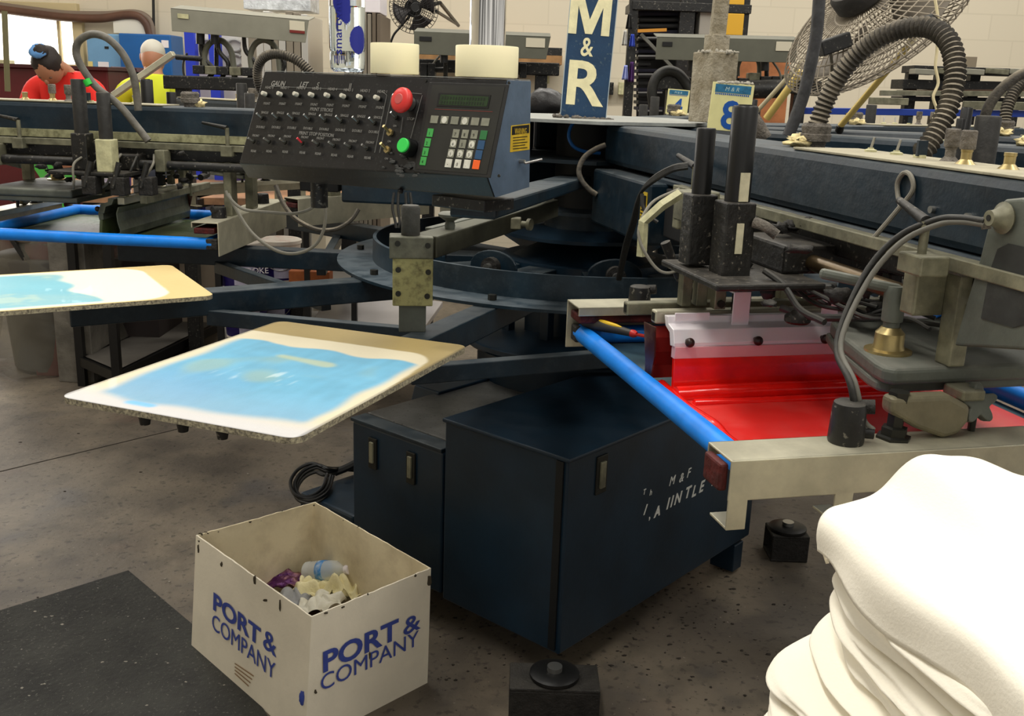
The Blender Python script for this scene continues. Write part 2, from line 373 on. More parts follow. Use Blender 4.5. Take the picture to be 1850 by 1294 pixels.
# sloping side housing and outrigger beside the low cabinet
m = MB(); P = lambda a, b, z: V(((K + cx_ * a + cy_ * b).x, (K + cx_ * a + cy_ * b).y, z))
m.prism([P(-1.02, .30, .2), P(-1.02, 1.2, .2), P(-.95, 1.2, .60), P(-.95, .36, .60)], cx_ * 0.12)
m.build('side_housing', navy2, press, bev=0.005)
cbox(-1.13, -0.85, 0.0, 0.62, 0.05, 0.255).build('outrigger', navy2, press, bev=0.01)
for a_ in (-0.75, -0.58):
    c = P(a_, -0.004, 0.498); f = MB().box(c, (0.018, 0.004, 0.05), cax).build('latch', bolt, press, bev=0.002)
    MB().box(c - cy_ * 0.006 + Z * 0.004, (0.008, 0.004, 0.034), cax).build('latch_lever', alud, f, bev=0.002)
c = pp(1086, 857, K + cx_ * 0.001, cx_); f = MB().box(c, (0.004, 0.024, 0.055), cax).build('latch', bolt, press, bev=0.002)
MB().box(c + cx_ * 0.006, (0.004, 0.011, 0.038), cax).build('latch_lever', alud, f, bev=0.002)
# lettering on right face (plane through K, normal cx_)
lw = mat('worn_white_lettering', (205, 206, 200), 0.6)
def cabt(s, x, y, x2, y2, hpx, **k):
    o = pp(x, y, K + cx_ * 0.001, cx_); e = pp(x2, y2, K + cx_ * 0.001, cx_); t = pp(x, y - hpx, K + cx_ * 0.001, cx_)
    return o, (e - o), (t - o).length
def run(chars, pts, hpx, **k):
    for ch, (x, y) in zip(chars, pts):
        o, d, h = cabt(ch, x, y, x + 10, y - 5, hpx); text(ch, o, cy_, Z, h * 1.42, lw, 'letter', press, **k)
run('T', [(1161, 895)], 9, shear=.2); run('h', [(1173, 896)], 10, shear=.2)
run('M&F', [(1208, 879), (1226, 873), (1240, 864)], 15, shear=.3)
run('/', [(1163, 930)], 15, shear=.2, bold=0.0012); run(',', [(1172, 938)], 14, bold=.001); run('A', [(1182, 935)], 16, bold=0.0018, shear=.2)
run('IINTLE', [(1203, 921), (1210, 917), (1217, 913), (1236, 902), (1249, 899), (1262, 891)], 18, bold=0.0012, shear=.3)
run('I', [(1284, 879)], 19, shear=.3)
# foot pads of the base: square tube feet
for (x, y, hx, hy) in ((1000, 1252, 0.118, 0.062), (1420, 980, 0.066, 0.06)):
    c = pz(x, y, 0.05); f = MB()
    for zz in (0.006, 0.094): f.box((c.x, c.y, zz), (hx, hy, 0.006))
    for yy in (-1, 1): f.box((c.x, c.y + yy * (hy - .005), 0.05), (hx, 0.005, 0.042))
    ft = f.build('foot', grime, press, bev=0.004)
    MB().lathe((c.x, c.y, 0.1), [(0.062, 0), (0.066, 0.004), (0.066, 0.012), (0.058, 0.016), (0.03, 0.018)], 24).build('levelling_pad', blk2, ft, smooth=True)
    MB().cyl((c.x, c.y, 0.11), (c.x, c.y, 0.131), 0.02).build('levelling_screw', steel, ft, smooth=True)
c = pz(1312, 1003, 0.05); MB().box((c.x, c.y, 0.06), (0.045, 0.03, 0.05), cax).build('skirt_bracket', navy2, press, bev=0.003)
# column
def col_lathe(name, prof, m=navy, n=40): return MB().lathe((HC.x, HC.y, 0), prof, n).build(name, m, press, smooth=True)
col_lathe('column_base_disc', [(0.2, .3), (0.38, .30), (0.38, .705), (0.43, .71), (0.44, .72), (0.44, .735), (0.43, .74)], navy2)
MB().box((HC.x, HC.y, 0.86), (0.15, 0.15, 0.13), cax).build('column', navy2, press, bev=0.006)
for a_, b_ in ((-.19, -.19), (.19, -.19), (0.0, -.2), (-.19, .19), (.19, .19)):
    c = HC + cx_ * a_ + cy_ * b_; MB().box((c.x, c.y, 0.86), (0.018, 0.018, 0.128), cax).build('column_flange', navy2, press, bev=0.003)
# upper hub above the carousel
col_lathe('index_cone', [(0.10, 1.02), (0.26, 1.02), (0.23, 1.035), (0.10, 1.10)], navy2, 8)
col_lathe('bearing_disc', [(0.1, 1.095), (0.30, 1.1), (0.30, 1.112), (0.27, 1.12), (0.12, 1.13)], navy2)
col_lathe('hub_collar', [(0.15, 1.12), (0.15, 1.175), (0.19, 1.18), (0.19, 1.192), (0.12, 1.2)], navy)
col_lathe('hub_core', [(0.12, 1.19), (0.12, 1.495)], mat('black_core', (7, 10, 14), 0.6))
col_lathe('hub_shelf', [(0.1, 1.365), (0.33, 1.365), (0.33, 1.377), (0.1, 1.377)], navy, 8)
plate_m = mat('dusty_grey_plate', (140, 144, 142), 0.6, var=0.15, scale=14, bump=0.3, dust=0.6, dustcol=(170, 168, 158))
col_lathe('hub_plate', [(0.05, 1.497), (0.44, 1.497), (0.44, 1.507), (0.05, 1.507)], plate_m, 8)
# ============================================================= CAROUSEL
car = thing('carousel', (HC.x, HC.y, 0.92), 'dark blue steel carousel ring with radiating pallet arms around the press column', 'press carousel')
RZ = 0.995
MB().lathe((HC.x, HC.y, 0), [(0.70, RZ), (0.885, RZ), (0.885, RZ + .009), (0.762, RZ + .009), (0.76, RZ + .085), (0.748, RZ + .085), (0.748, RZ + .009), (0.70, RZ + .009)], 128, closed=True).build('ring_flange', mat('dusty_blue_ring_paint', (20, 40, 52), .36, var=.3, scale=5, dust=.5, dustcol=(104, 114, 120), bump=.08), car, smooth=True)
MB().lathe((HC.x, HC.y, 0), [(0.10, .955), (0.30, .955), (0.30, 1.02), (0.10, 1.02)], 40).build('hub_ring', navy2, car, smooth=True)
for k in range(10):
    Ka = Frame(13.7 + 36 * k); r1 = 1.74
    m = MB().bar(Ka(0.25, 0, RZ - .036), Ka(r1, 0, RZ - .036), 0.075, 0.07, Z)
    m.build('arm', navy, car, bev=0.004)
    Kb = Frame(13.7 + 36 * k + 18)
    MB().bar(Ka(1.36, .02, RZ - .078), Frame(13.7 + 36 * (k + 1))(0.98, -.02, RZ - .078), 0.035, 0.045, Z).build('brace', navy, car, bev=0.003)
    for s_ in (-1, 1):
        c = Ka(0.825, s_ * .028, RZ + .009)
    c = Ka(0.825, 0.0, RZ + .009); MB().cyl(c, c + Z * .016, 0.013, n=6).build('bolt', bolt, car)
for d_ in (-31.5, -60, 5, -90):                     # cam roller housings inside the ring
    Kr = Frame(d_); m = MB(); c = Kr(0.60, 0, 1.06)
    pts = []
    for t in range(13):
        a_ = math.pi * t / 12; pts.append(c + Kr.n * (0.085 * math.cos(a_)) + Z * (0.05 * math.sin(a_)))
    pts = [c + Kr.n * 0.085 - Z * 0.05] + pts + [c - Kr.n * 0.085 - Z * 0.05]
    m.prism(pts, Kr.e * 0.012); w = m.build('roller_housing', navy, car, bev=0.003)
    MB().cyl(c - Kr.e * 0.03, c + Kr.e * 0.035, 0.03, n=20).build('roller', grime, w, smooth=True)
    MB().cyl(c + Kr.e * 0.03, c + Kr.e * 0.05, 0.013, n=12).build('roller_shaft', steel, w, smooth=True)
    MB().bar(Kr(0.3, 0, 1.0), Kr(.74, 0, 1.0), .11, .03, Z).build('roller_arm', navy, w, bev=.003)
# ============================================================= PLATENS
def sm(a, b, x): t = max(0, min(1, (x - a) / (b - a))); return t * t * (3 - 2 * t)
def C3(r, g, b): return np.array([lin(r), lin(g), lin(b), 1.0])
def rbox(x, y, cx, cy, hx, hy, r):
    qx, qy = abs(x - cx) - hx + r, abs(y - cy) - hy + r
    return math.hypot(max(qx, 0), max(qy, 0)) + min(max(qx, qy), 0) - r
def paint1(u, v):      # u -.5*w..+.5*w (right positive seen from the end), v 0 outer .. L inner
    n1 = pn(V((u * 9, v * 9, 1))); n2 = pn(V((u * 30, v * 30, 4))); n3 = pn(V((u * 3.5, v * 3.5, 7))); n4 = pn(V((u * 90, v * 14, 9)))
    tan = C3(160, 140, 88) * (1 + .12 * n1) + C3(150, 150, 120) * 0.0
    tan = tan * (1 - sm(.3, .6, n3 + .2 * n2) * .15)
    col = tan
    white_ = C3(214, 204, 176) * (1 + .05 * n1); edge = C3(196, 198, 208)
    a = rbox(u + .09 * max(0, v - .25), v, -.05, .23, .322, .385, .07) + .002 * n2
    w = 1 - sm(-.003, .004, a); col = col * (1 - w) + white_ * w
    t = 1 - sm(.02, .12, v); col = col * (1 - t * w * .7) + edge * (t * w * .7)
    wave = 0.02 * math.sin(u * 34 + 1.5) + .012 * n1 + .005 * n2
    hi = .545 + (u + .26) * -.02 + .5 * wave
    d1 = sm(.0, .012, hi - v) * sm(.03 + .02 * n1, .07 + .02 * n1, v - (.03 * sm(-.1, .26, u))) * sm(.0, .035, u + .252 + .015 * n1 - .03 * sm(.2, .0, v)) * sm(0, .03, .25 - u + .012 * n1)
    bl = C3(100, 168, 200) * (1 + .08 * n1 + .10 * pn(V((u * 44, v * 13, 3))) + .07 * pn(V((u * 14, v * 30, 8))))
    bl = bl * (1 - sm(-.1, .5, n3 + .35 * n1) * .42) + C3(86, 150, 200) * (sm(-.1, .5, n3 + .35 * n1) * .42)
    gx = sm(.0, .5, n1 + .3 - 3.2 * abs(v - .34) - 2 * abs(u + .04)); bl = bl * (1 - gx * .55) + C3(146, 170, 148) * gx * .55
    pe = C3(136, 170, 194); q = sm(.3, .05, v) * .6; bl = bl * (1 - q) + pe * q
    y = sm(.02, .0, rbox(u, v, .0, .44 - u * .12, .07, .004, .01) + .01 * n1) * .6; bl = bl * (1 - y) + C3(196, 196, 140) * y
    tx = (sm(.25, .5, n4) * sm(.13, .06, abs(u + .02)) * sm(.06, .02, abs(v - .30 - .25 * (u * .3)))) * .4; bl = bl * (1 - tx) + C3(226, 238, 236) * tx
    col = col * (1 - d1) + bl * d1
    k = sm(.012, .0, rbox(u, v, -.10, .035, .03, .004, .008)) * .8; col = col * (1 - k) + C3(90, 180, 232) * k
    e = sm(.006, .0, min(.265 - abs(u), v)); col = col * (1 - .55 * e)
    col[3] = 1; return col
def paint2(u, v):
    n1 = pn(V((u * 8, v * 8, 11))); n2 = pn(V((u * 30, v * 30, 14))); n3 = pn(V((u * 4, v * 4, 17)))
    col = C3(214, 190, 130) * (1 + .04 * n1)
    a = rbox(u, v, 0, .20, .255, .43, .10) + .002 * n2; w = 1 - sm(-.003, .004, a); col = col * (1 - w) + C3(240, 234, 212) * w
    d1 = sm(0, .03, .42 + .05 * n1 + .03 * u * 6 - v) * sm(0, .03, .25 - abs(u)); bl = C3(124, 188, 204) * (1 + .05 * n1)
    q = sm(-.1, .5, n3 + .3 * n1); bl = bl * (1 - .6 * q) + C3(146, 188, 194) * .6 * q
    y = sm(.3, .6, n3 + .4 * n2) * .4; bl = bl * (1 - y) + C3(200, 214, 190) * y
    col = col * (1 - d1) + bl * d1; col[3] = 1; return col
def platen(name, corner, deg, w, L, z, pf, label, rc=0.028):
    a = math.radians(deg); e = V((math.sin(a), -math.cos(a), 0)); n = V((math.cos(a), math.sin(a), 0))
    o = corner                                      # near-right inner corner; n points right
    cen = V((o.x, o.y, 0)) - n * (w / 2)
    root = thing(name, (cen + e * L / 2).to_tuple()[:2] + (z - .02,), label, 'platen', 'painted pallets in the load stations')
    nu, nv = 110, 150; m = MB(); cols = []
    def fn(i, j):
        u = (i - .5) * w; v = j * L
        for cu, cv in ((w / 2 - rc, rc), (-w / 2 + rc, rc), (w / 2 - rc, L - rc), (-w / 2 + rc, L - rc)):
            du, dv = u - cu, v - cv
            if du * cu > 0 and dv * (cv - L / 2) > 0:
                d = math.hypot(du, dv)
                if d > rc: u, v = cu + du * rc / d, cv + dv * rc / d
        cols.append(pf(u * .535 / w, v * .735 / L)); p = cen + e * (L - v) + n * u; return V((p.x, p.y, z))
    m.grid(fn, nu, nv); m.build('painted_face', attr_mat('painted_pallet_face', 0.55, 0.12, 70, coat=0.06), root, paint=np.array(cols), smooth='all')
    poly = []
    for cu, cv, a0 in ((w / 2 - rc, L - rc, 0), (-w / 2 + rc, L - rc, 90), (-w / 2 + rc, rc, 180), (w / 2 - rc, rc, 270)):
        for t in range(7):
            b = math.radians(a0 + 15 * t); u = cu + rc * math.cos(b); v = cv + rc * math.sin(b); p = cen + e * (L - v) + n * u; poly.append(V((p.x, p.y, z - .0005)))
    MB().prism(poly, -Z * .011).build('board', mat('flaking_board_edge', (176, 168, 140), 0.8, col2=(100, 94, 82), scale=170, bump=.5), root)
    c1 = cen + e * (L * .12); c2 = cen + e * (L * .9)
    MB().bar(V((c1.x, c1.y, z - .0195)), V((c2.x, c2.y, z - .0195)), .12, .015, Z).build('mounting_rail', blk, root)
    for k in (-1, 0, 1):
        c = cen + e * (L - .03) + n * (k * .085 - .0); MB().cyl((c.x, c.y, z - .012), (c.x, c.y, z - .036), .013, .009).build('knob', blk, root, smooth=True)
    return root
pcor = pz(842, 626, 1.022)
platen('platen', pcor + V((.006, .006, 0)), -21.0, 0.515, 0.708, 1.022, paint1, 'square pallet with sky blue paint, white border and tan inner edge, above the white carton')
pcor2 = pz(388, 534, 1.022)
platen('platen', pcor2, -58.5, 0.515, 0.708, 1.022, paint2, 'pale blue and white pallet with a yellow inner edge, cut off at the photo left')
# ============================================================= PRINT HEADS (built at station 8, copied round the press)
K = K8
HG = 'print heads round the press'
head = thing('print_head', (0, 0, 0), 'dusty navy print head nearest the camera, running off the right edge above the red screen', 'print head', HG, M=K.M())
def hb(name, m, r, l, z, bev=0.003, parent=None):
    return MB().fbox(K, r, l, z).build(name, m, parent or head, bev=bev)
def hc(name, m, a, b, rad, rad2=None, parent=None, n=20):
    return MB().cyl(K(*a), K(*b), rad, rad2, n).build(name, m, parent or head, smooth=True)
beam = hb('beam', navy, (.29, 2.5), (-.045, .125), (1.372, 1.495), .016)
pltm = mat('cream_dusty_plate', (150, 144, 122), 0.75, var=.18, scale=10, bump=.3, dust=.5, dustcol=(186, 178, 156))
tp = hb('control_plate', pltm, (1.50, 2.46), (-.035, .118), (1.495, 1.4995), .001)
hb('stained_flange', cream_stain, (1.0, 2.3), (.127, .132), (1.374, 1.402), .001)
hb('lower_flange', navy, (.75, 2.4), (-.05, .127), (1.356, 1.372), .004)
hb('rail_bar', alud, (1.0, 2.3), (-.09, -.065), (1.35, 1.372), .002)
hb('rail_bar', alud, (1.0, 2.3), (.145, .17), (1.35, 1.372), .002)
hb('guide_channel', blk, (1.05, 2.15), (-.055, .13), (1.31, 1.352), .004)
for k, l in enumerate((-.10, .18)):
    hc('shaft', bronze if k == 0 else blk, (1.15, l, 1.297), (2.08 if k == 0 else 2.3, l, 1.297), .0155)
    for r in (1.12, 1.48, 2.08):
        hb('shaft_block', alud, (r - .018, r + .018), (l - .028, l + .028), (1.275, 1.35), .004)
hb('cross_tie', alud, (2.10, 2.14), (-.06, .16), (1.27, 1.30), .003)
# switches and valves on the control plate
def toggle(r, l, name='toggle_switch'):
    t = MB().lathe(K(r, l, 1.4995), [(.012, 0), (.012, .004), (.006, .006), (.006, .008)], 12).build(name, cream, head, smooth=True)
    MB().tube([K(r, l, 1.506), K(r + .004, l + .003, 1.528)], .0028, 8).build('lever', steel, t, smooth=True); return t
toggle(1.62, .07); toggle(1.70, .075)
b_ = MB().fbox(K, (1.775, 1.80), (.06, .07), (1.4995, 1.505)).build('selector_switch', cream, head)
MB().box(K(1.79, .066, 1.517), (.003, .010, .014), (K.e, K.n, Z)).build('selector_lever', navy, b_)
for i, (r, l) in enumerate(((1.86, .075), (1.93, .055), (2.03, .06))):
    t = MB().lathe(K(r, l, 1.4995), [(.017, 0), (.013, .004), (.009, .008), (.009, .02), (.010, .021), (.010, .026)], 16).build('air_valve', fluff if i == 0 else brass, head, smooth=True)
    if i < 2: MB().lathe(K(r, l, 1.524), [(.012, 0), (.013, .002), (.013, .03), (.011, .032)], 16).build('valve_cap', fluff, t, smooth=True)
# carriage with pneumatic cylinders (near side)
car_ = mat('black_oily_casting', (24, 23, 21), .45, var=.35, scale=16, dust=.35, dustcol=(100, 94, 84), bump=.35, speck=1)
cyl = MB().lathe(K(1.72, -.258, 1.41), [(.0235, 0), (.0235, .168), (.021, .172)], 28).build('air_cylinder', blk2, head, smooth=True)
MB().lathe(K(1.72, -.258, 1.582), [(.014, 0), (.014, .002)], 20).build('cylinder_cap', bolt, cyl, smooth=True)
MB().box(K(1.745, -.258, 1.438), (.0015, .009, .026), (K.e, K.n, Z)).build('cylinder_label', mat('yellowed_label', (196, 190, 160), .6, var=.1, scale=60), cyl)
hb('carriage_block', car_, (1.69, 1.75), (-.29, -.232), (1.27, 1.41), .003)
MB().box(K(1.752, -.262, 1.345), (.001, .007, .028), (K.e, K.n, Z)).build('block_label', mat('yellowed_label', (196, 190, 160), .6), head)
c2 = MB().lathe(K(1.64, -.295, 1.415), [(.0185, 0), (.0185, .12), (.017, .123)], 24).build('air_cylinder', blk2, head, smooth=True)
hb('carriage_block', car_, (1.615, 1.665), (-.322, -.27), (1.28, 1.415), .003)
hb('carriage_plate', car_, (1.56, 1.83), (-.335, -.12), (1.262, 1.275), .004)
hb('carriage_body', car_, (1.56, 1.74), (-.16, .20), (1.275, 1.33), .006)
hb('carriage_plate', car_, (1.56, 1.83), (.14, .31), (1.262, 1.275), .004)
for rr, ll, z0, z1, rd in ((1.735, .24, 1.40, 1.575, .0235), (1.635, .27, 1.385, 1.535, .0225)):
    q_ = MB().lathe(K(rr, ll, z0), [(rd, 0), (rd, z1 - z0), (rd * .9, z1 - z0 + .003)], 24).build('air_cylinder', mat('dusty_black_cylinder', (36, 35, 33), .6, dust=.6, dustcol=(120, 116, 108), bump=.2), head, smooth=True)
    hb('carriage_block', cream if rd < .023 else car_, (rr - .028, rr + .028), (ll - .028, ll + .028), (1.275, z0), .004)
# hanging posts down to the squeegee bars
for (r, l, w) in ((1.60, -.295, .011), (1.60, -.262, .012), (1.635, -.238, .012), (1.60, .24, .012), (1.70, .21, .013)):
    hb('drop_post', alud, (r - .012, r + .012), (l - w, l + w), (1.188, 1.262), .002)
MB().cyl(K(1.648, -.238, 1.20), K(1.654, -.238, 1.20), .008, n=8).build('post_bolt', bolt, head, smooth=True)
for l in (-.20, .13):
    m = MB(); m.bar(K(1.66, l, 1.185), K(1.66, l, 1.262), .03, .03, K.n); m.build('drop_post', car_, head, bev=.004)
# clamp handles and pipe work on the inner side
m = MB(); m.tube([K(1.45, -.335, 1.262), K(1.45, -.336, 1.335), K(1.46, -.30, 1.372), K(1.46, -.262, 1.396)], .011, 4, sub=1); m.build('angled_bracket', cream, head)
hc('clamp_handle', car_, (1.5, -.304, 1.30), (1.5, -.268, 1.225), .0105, .008)
hc('clamp_handle', car_, (1.5, -.25, 1.268), (1.5, -.243, 1.215), .010)
hc('clamp_shaft', car_, (1.5, -.27, 1.228), (1.5, -.20, 1.222), .012)
m = MB(); m.tube([K(1.52, -.215, 1.224), K(1.53, -.20, 1.222), K(1.54, -.195, 1.21), K(1.54, -.197, 1.15)], .006, 8); m.build('bent_pipe', alud, head, smooth=True)
hb('valve_cluster', alud, (1.40, 1.46), (-.25, -.17), (1.335, 1.40), .004)
m = MB(); m.tube([K(1.40, -.24, 1.40), K(1.42, -.31, 1.37), K(1.45, -.345, 1.31), K(1.48, -.32, 1.25), K(1.5, -.29, 1.235), K(1.52, -.25, 1.262), K(1.55, -.22, 1.29)], .0035, 8); m.build('air_line', cord, head, smooth=True)
random.seed(12)
for k in range(7):
    a0 = K(1.64 + .03 * k, -.15 + .03 * random.random(), 1.27 - .01 * random.random())
    p = [a0]; 
    for j in range(4): p.append(K(1.66 + .03 * k + .05 * (j + 1), -.13 + .06 * random.random() + .025 * j, 1.222 + .03 * random.random()))
    MB().tube(p, .0038, 8).build('air_line', hose_b, head, smooth=True)
m = MB()
m.tube([K(1.75, -.235, 1.375), K(1.765, -.22, 1.37), K(1.775, -.20, 1.355)], .010, 10); m.build('dusty_fitting', fluff, head, smooth=True)
if 0: m.tube([K(1.77, -.235, 1.34), K(1.80, -.20, 1.335), K(1.83, -.17, 1.33)], .012, 10); m.build('dusty_fitting', fluff, head, smooth=True)
m = MB().tube([K(1.78, -.22, 1.29), K(1.82, -.2, 1.27), K(1.86, -.185, 1.235), K(1.92, -.17, 1.225)], .006, 8); m.build('fitting_hose', hose_b, head, smooth=True)
m = MB(); m.tube([K(1.80, -.19, 1.225), K(1.84, -.155, 1.217), K(1.88, -.11, 1.222), K(1.92, -.06, 1.232), K(1.9, -.02, 1.24)], .007, 8); m.build('fitting_hose', hose_b, head, smooth=True)
m = MB().lathe(K(1.82, -.165, 1.2), [(.02, 0), (.024, .004), (.024, .012), (.018, .02), (.012, .026)], 16); m.build('flow_fitting', car_, head, smooth=True)
random.seed(15); m = MB()
for k in range(46):
    r_, l_ = random.uniform(1.38, 1.92), random.choice((-1, 1)) * random.uniform(.02, .24); z_ = random.choice((1.275, 1.352, 1.24))
    m.ell(K(r_, l_, z_ + random.uniform(-.01, .012)), (random.uniform(.008, .026), random.uniform(.006, .016), random.uniform(.005, .014)), 9, 6, warp=.9, seed=k)
_g = m.build('greasy_lint', grime, head, smooth='all'); _g['kind'] = 'stuff'
for k in range(5):
    l0 = .16 + .02 * k
    MB().tube([K(1.52 + .05 * k, l0, 1.33), K(1.50 + .06 * k, l0 + .06, 1.30), K(1.54 + .05 * k, l0 + .07, 1.24), K(1.60 + .04 * k, l0 + .04, 1.215)], .0042, 8).build('air_line', hose_b if k % 2 else cord, head, smooth=True)
for k, (r_, l_) in enumerate(((1.50, .26), (1.58, .30), (1.68, .30))):
    hc('clamp_handle', car_, (r_, l_, 1.31), (r_ + .02, l_ + .02, 1.225), .011, .008); hb('clamp_block', grime, (r_ - .02, r_ + .03), (l_ - .03, l_ + .02), (1.20, 1.262), .004)
# clamp levers on the beam side
for (a, b, c) in (((1.02, -.09, 1.447), (1.19, -.115, 1.432), 1.19), ((1.985, -.10, 1.443), (2.11, -.135, 1.425), 2.11)):
    lv = hc('clamp_lever', blk, a, b, .006, .009)
    hc('lever_stem', alud, (c, b[1], b[2]), (c, b[1], 1.37), .007, parent=lv); hb('lever_block', alud, (c - .03, c + .03), (b[1] - .02, b[1] + .03), (1.345, 1.376), .003, lv)
for (r, d) in ((1.25, .02), (2.0, .02)):
    lv = hc('clamp_lever', blk, (r + .1, .135, 1.445), (r, .17, 1.432), .005, .008)
    hc('lever_stem', alud, (r, .17, 1.432), (r, .17, 1.37), .007, parent=lv); hb('lever_block', alud, (r - .02, r + .02), (.15, .19), (1.335, 1.372), .003, lv)
# support box under the beam root
sb = hb('support_box', navy, (.36, .86), (-.10, .14), (1.19, 1.36), .008)
hb('dark_opening', mat('hole_shade_black', (6, 7, 8), .8), (.88, 1.02), (-.06, .10), (1.22, 1.35), .004)  # solid near-black block, its colour stands in for shade inside a hole
yl = mat('yellow_caution_label', (200, 168, 40), .5, var=.15, scale=40)
lb = MB().box(K(.83, -.1015, 1.275), (.022, .001, .06), (K.e, K.n, Z)).build('caution_label', yl, sb)
MB().box(K(.83, -.103, 1.31), (.019, .0006, .016), (K.e, K.n, Z)).build('label_print', blk2, sb)
for k in range(5): MB().box(K(.83, -.103, 1.285 - k * .009), (.017, .0006, .0015), (K.e, K.n, Z)).build('label_print', blk2, sb)
MB().box(K(.83, -.1015, 1.205), (.016, .001, .018), (K.e, K.n, Z)).build('caution_label', yl, sb)
# front screen clamp: plate, casting, handle, knob
pts = [(1.925, -.135), (2.085, -.175), (2.115, -.178), (2.13, -.165), (2.125, .22), (1.80, .22), (1.80, -.085)]
m = MB().prism([K(r, l, 1.20) for r, l in pts], -Z * .028); clampp = m.build('clamp_plate', gray, head, bev=.008, seg=3)
m = MB().prism([K(r * .985 + .012, l * .97, 1.172) for r, l in pts], -Z * .018); m.build('lower_plate', gray, clampp, bev=.005)
def cpx(x, y, l=-.085): return K.S(x, y, l)
out_ = [(1722, 625), (1745, 545), (1768, 470), (1782, 415), (1795, 378), (1815, 360), (1845, 357), (1880, 366), (1900, 400), (1920, 480), (1945, 560), (1965, 640)]
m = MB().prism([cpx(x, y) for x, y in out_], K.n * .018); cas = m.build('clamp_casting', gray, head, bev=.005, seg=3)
m = MB().prism([cpx(x, y, -.0865) for x, y in ((1772, 575), (1788, 490), (1802, 450), (1822, 440), (1850, 446), (1875, 480), (1890, 575), (1830, 592))], K.n * .001); m.build('casting_window', mat('painted_window_shade', (40, 42, 40), .6, var=.3, scale=20, dust=.2), cas)  # flat dark patch, shade of the casting's opening put into its colour
pv = MB().lathe(cpx(1816, 394, -.086), [(.021, 0), (.023, .004), (.018, .007), (.014, .012), (.011, .022), (.011, .027)], 24, axis=-K.n).build('pivot_boss', alud, head, smooth=True)
MB().lathe(cpx(1816, 394, -.086) - K.n * .027, [(.0045, 0), (.0045, .001)], 12, axis=-K.n).build('pivot_bore', blk2, pv)
hc('pivot_fitting', fluff, tuple(K.inv(cpx(1790, 402, -.10))), tuple(K.inv(cpx(1772, 404, -.11))), .009)
pb = K.inv(cpx(1722, 610, -.06)); MB().fbox(K, (pb.x - .018, pb.x + .018), (-.075, -.045), (1.20, 1.345)).build('upright_block', alud, head, bev=.003)
MB().fbox(K, (pb.x - .03, pb.x + .03), (-.085, -.035), (1.345, 1.362)).build('dusty_cap', fluff, head, bev=.004)
th = MB().lathe(K(2.03, -.115, 1.20), [(.038, 0), (.038, .004), (.026, .006), (.024, .012), (.0235, .032), (.018, .038), (.015, .042)], 24).build('handle_collar', brass, head, smooth=True)
MB().lathe(K(2.03, -.115, 1.242), [(.013, 0), (.013, .008), (.017, .01), (.018, .06), (.015, .068)], 20).build('handle_stem', gray, th, smooth=True)
MB().bar(K(2.03, -.105, 1.303), K(1.99, -.232, 1.325), .017, .017, Z).build('handle_lever', gray, th, bev=.006)
st = MB().lathe(K(2.165, -.179, 1.10), [(.027, 0), (.027, .004), (.02, .006), (.02, .018), (.013, .02), (.0125, .055), (.016, .06), (.016, .075)], 6).build('threaded_stud', bolt, head)
m = MB().prism([K(2.15, l, z) for l, z in ((-.20, 1.17), (-.20, 1.145), (-.15, 1.118), (-.10, 1.10), (-.075, 1.105), (-.06, 1.125), (-.06, 1.15), (-.10, 1.17))], K.e * .03); m.build('cast_arm', mat('cast_tan_metal', (120, 114, 92), .5, .3, var=.2, scale=12, bump=.2), head, bev=.008, seg=3)
def star_knob(r, l, z):
    m = MB(); c = K(r, l, z); prof = []
    ax = (K.e * .8 + K.n * -.0 + Z * .25).normalized(); x, y, w = frame_axes(ax)
    for i in range(48):
        a = 2 * math.pi * i / 48; rr = .026 + .008 * math.cos(5 * a); prof.append(c + x * rr * math.cos(a) + y * rr * math.sin(a))
    m.prism(prof, ax * .018); k = m.build('star_knob', gray, head, bev=.003)
    MB().cyl(c - ax * .03, c + ax * .0, .009).build('knob_screw', bolt, k, smooth=True)
star_knob(2.15, -.035, 1.145)
hc('lock_screw', bolt, (2.15, -.03, 1.13), (2.15, -.03, 1.10), .006)
hb('cast_boss', alud, (2.12, 2.17), (-.07, -.03), (1.155, 1.172), .003)
# air knob on the channels
def airknob(r, l, name='air_knob'):
    k = MB().lathe(K(r, l, 1.10), [(.026, 0), (.027, .004), (.025, .055), (.0235, .062), (.02, .064)], 24).build(name, blk, head, smooth=True)
    MB().cyl(K(r, l + .02, 1.115), K(r + .01, l + .04, 1.115), .009).build('elbow_fitting', blk2, k, smooth=True)
    MB().cyl(K(r, l + .018, 1.155), K(r + .01, l + .036, 1.157), .011).build('elbow_fitting', grime, k, smooth=True)
airknob(2.17, -.264); airknob(1.28, -.268)
airknob(1.28, .2)
hose = MB(); hose.tube([K(2.18, -.225, 1.115), K(2.17, -.245, 1.13), K(2.16, -.262, 1.19), cpx(1512, 620, -.25), cpx(1560, 500, -.20), cpx(1620, 430, -.16), cpx(1690, 398, -.13), cpx(1735, 394, -.12), cpx(1780, 400, -.11)], .0052, 10)
hose.build('air_hose', hose_b, head, smooth=True)
hose = MB(); hose.tube([K(2.18, -.225, 1.12), K(2.17, -.238, 1.135), K(2.16, -.254, 1.19), cpx(1519, 620, -.25), cpx(1568, 508, -.20), cpx(1630, 437, -.16), cpx(1695, 406, -.13), cpx(1738, 401, -.12), cpx(1780, 406, -.11)], .0045, 10)
hose.build('air_hose', mat('grey_dusty_hose', (96, 94, 86), .5, dust=.3), head, smooth=True)
# wire ring hanging on the beam side
hose = MB(); hose.tube([K(1.905, -.085, 1.37), K(1.925, -.06, 1.42), K(1.945, -.05, 1.455), K(1.935, -.05, 1.478), K(1.915, -.05, 1.482), K(1.90, -.05, 1.465), K(1.905, -.05, 1.445), K(1.925, -.055, 1.425)], .0042, 8)
hose.build('wire_loop', cord, head, smooth=True)
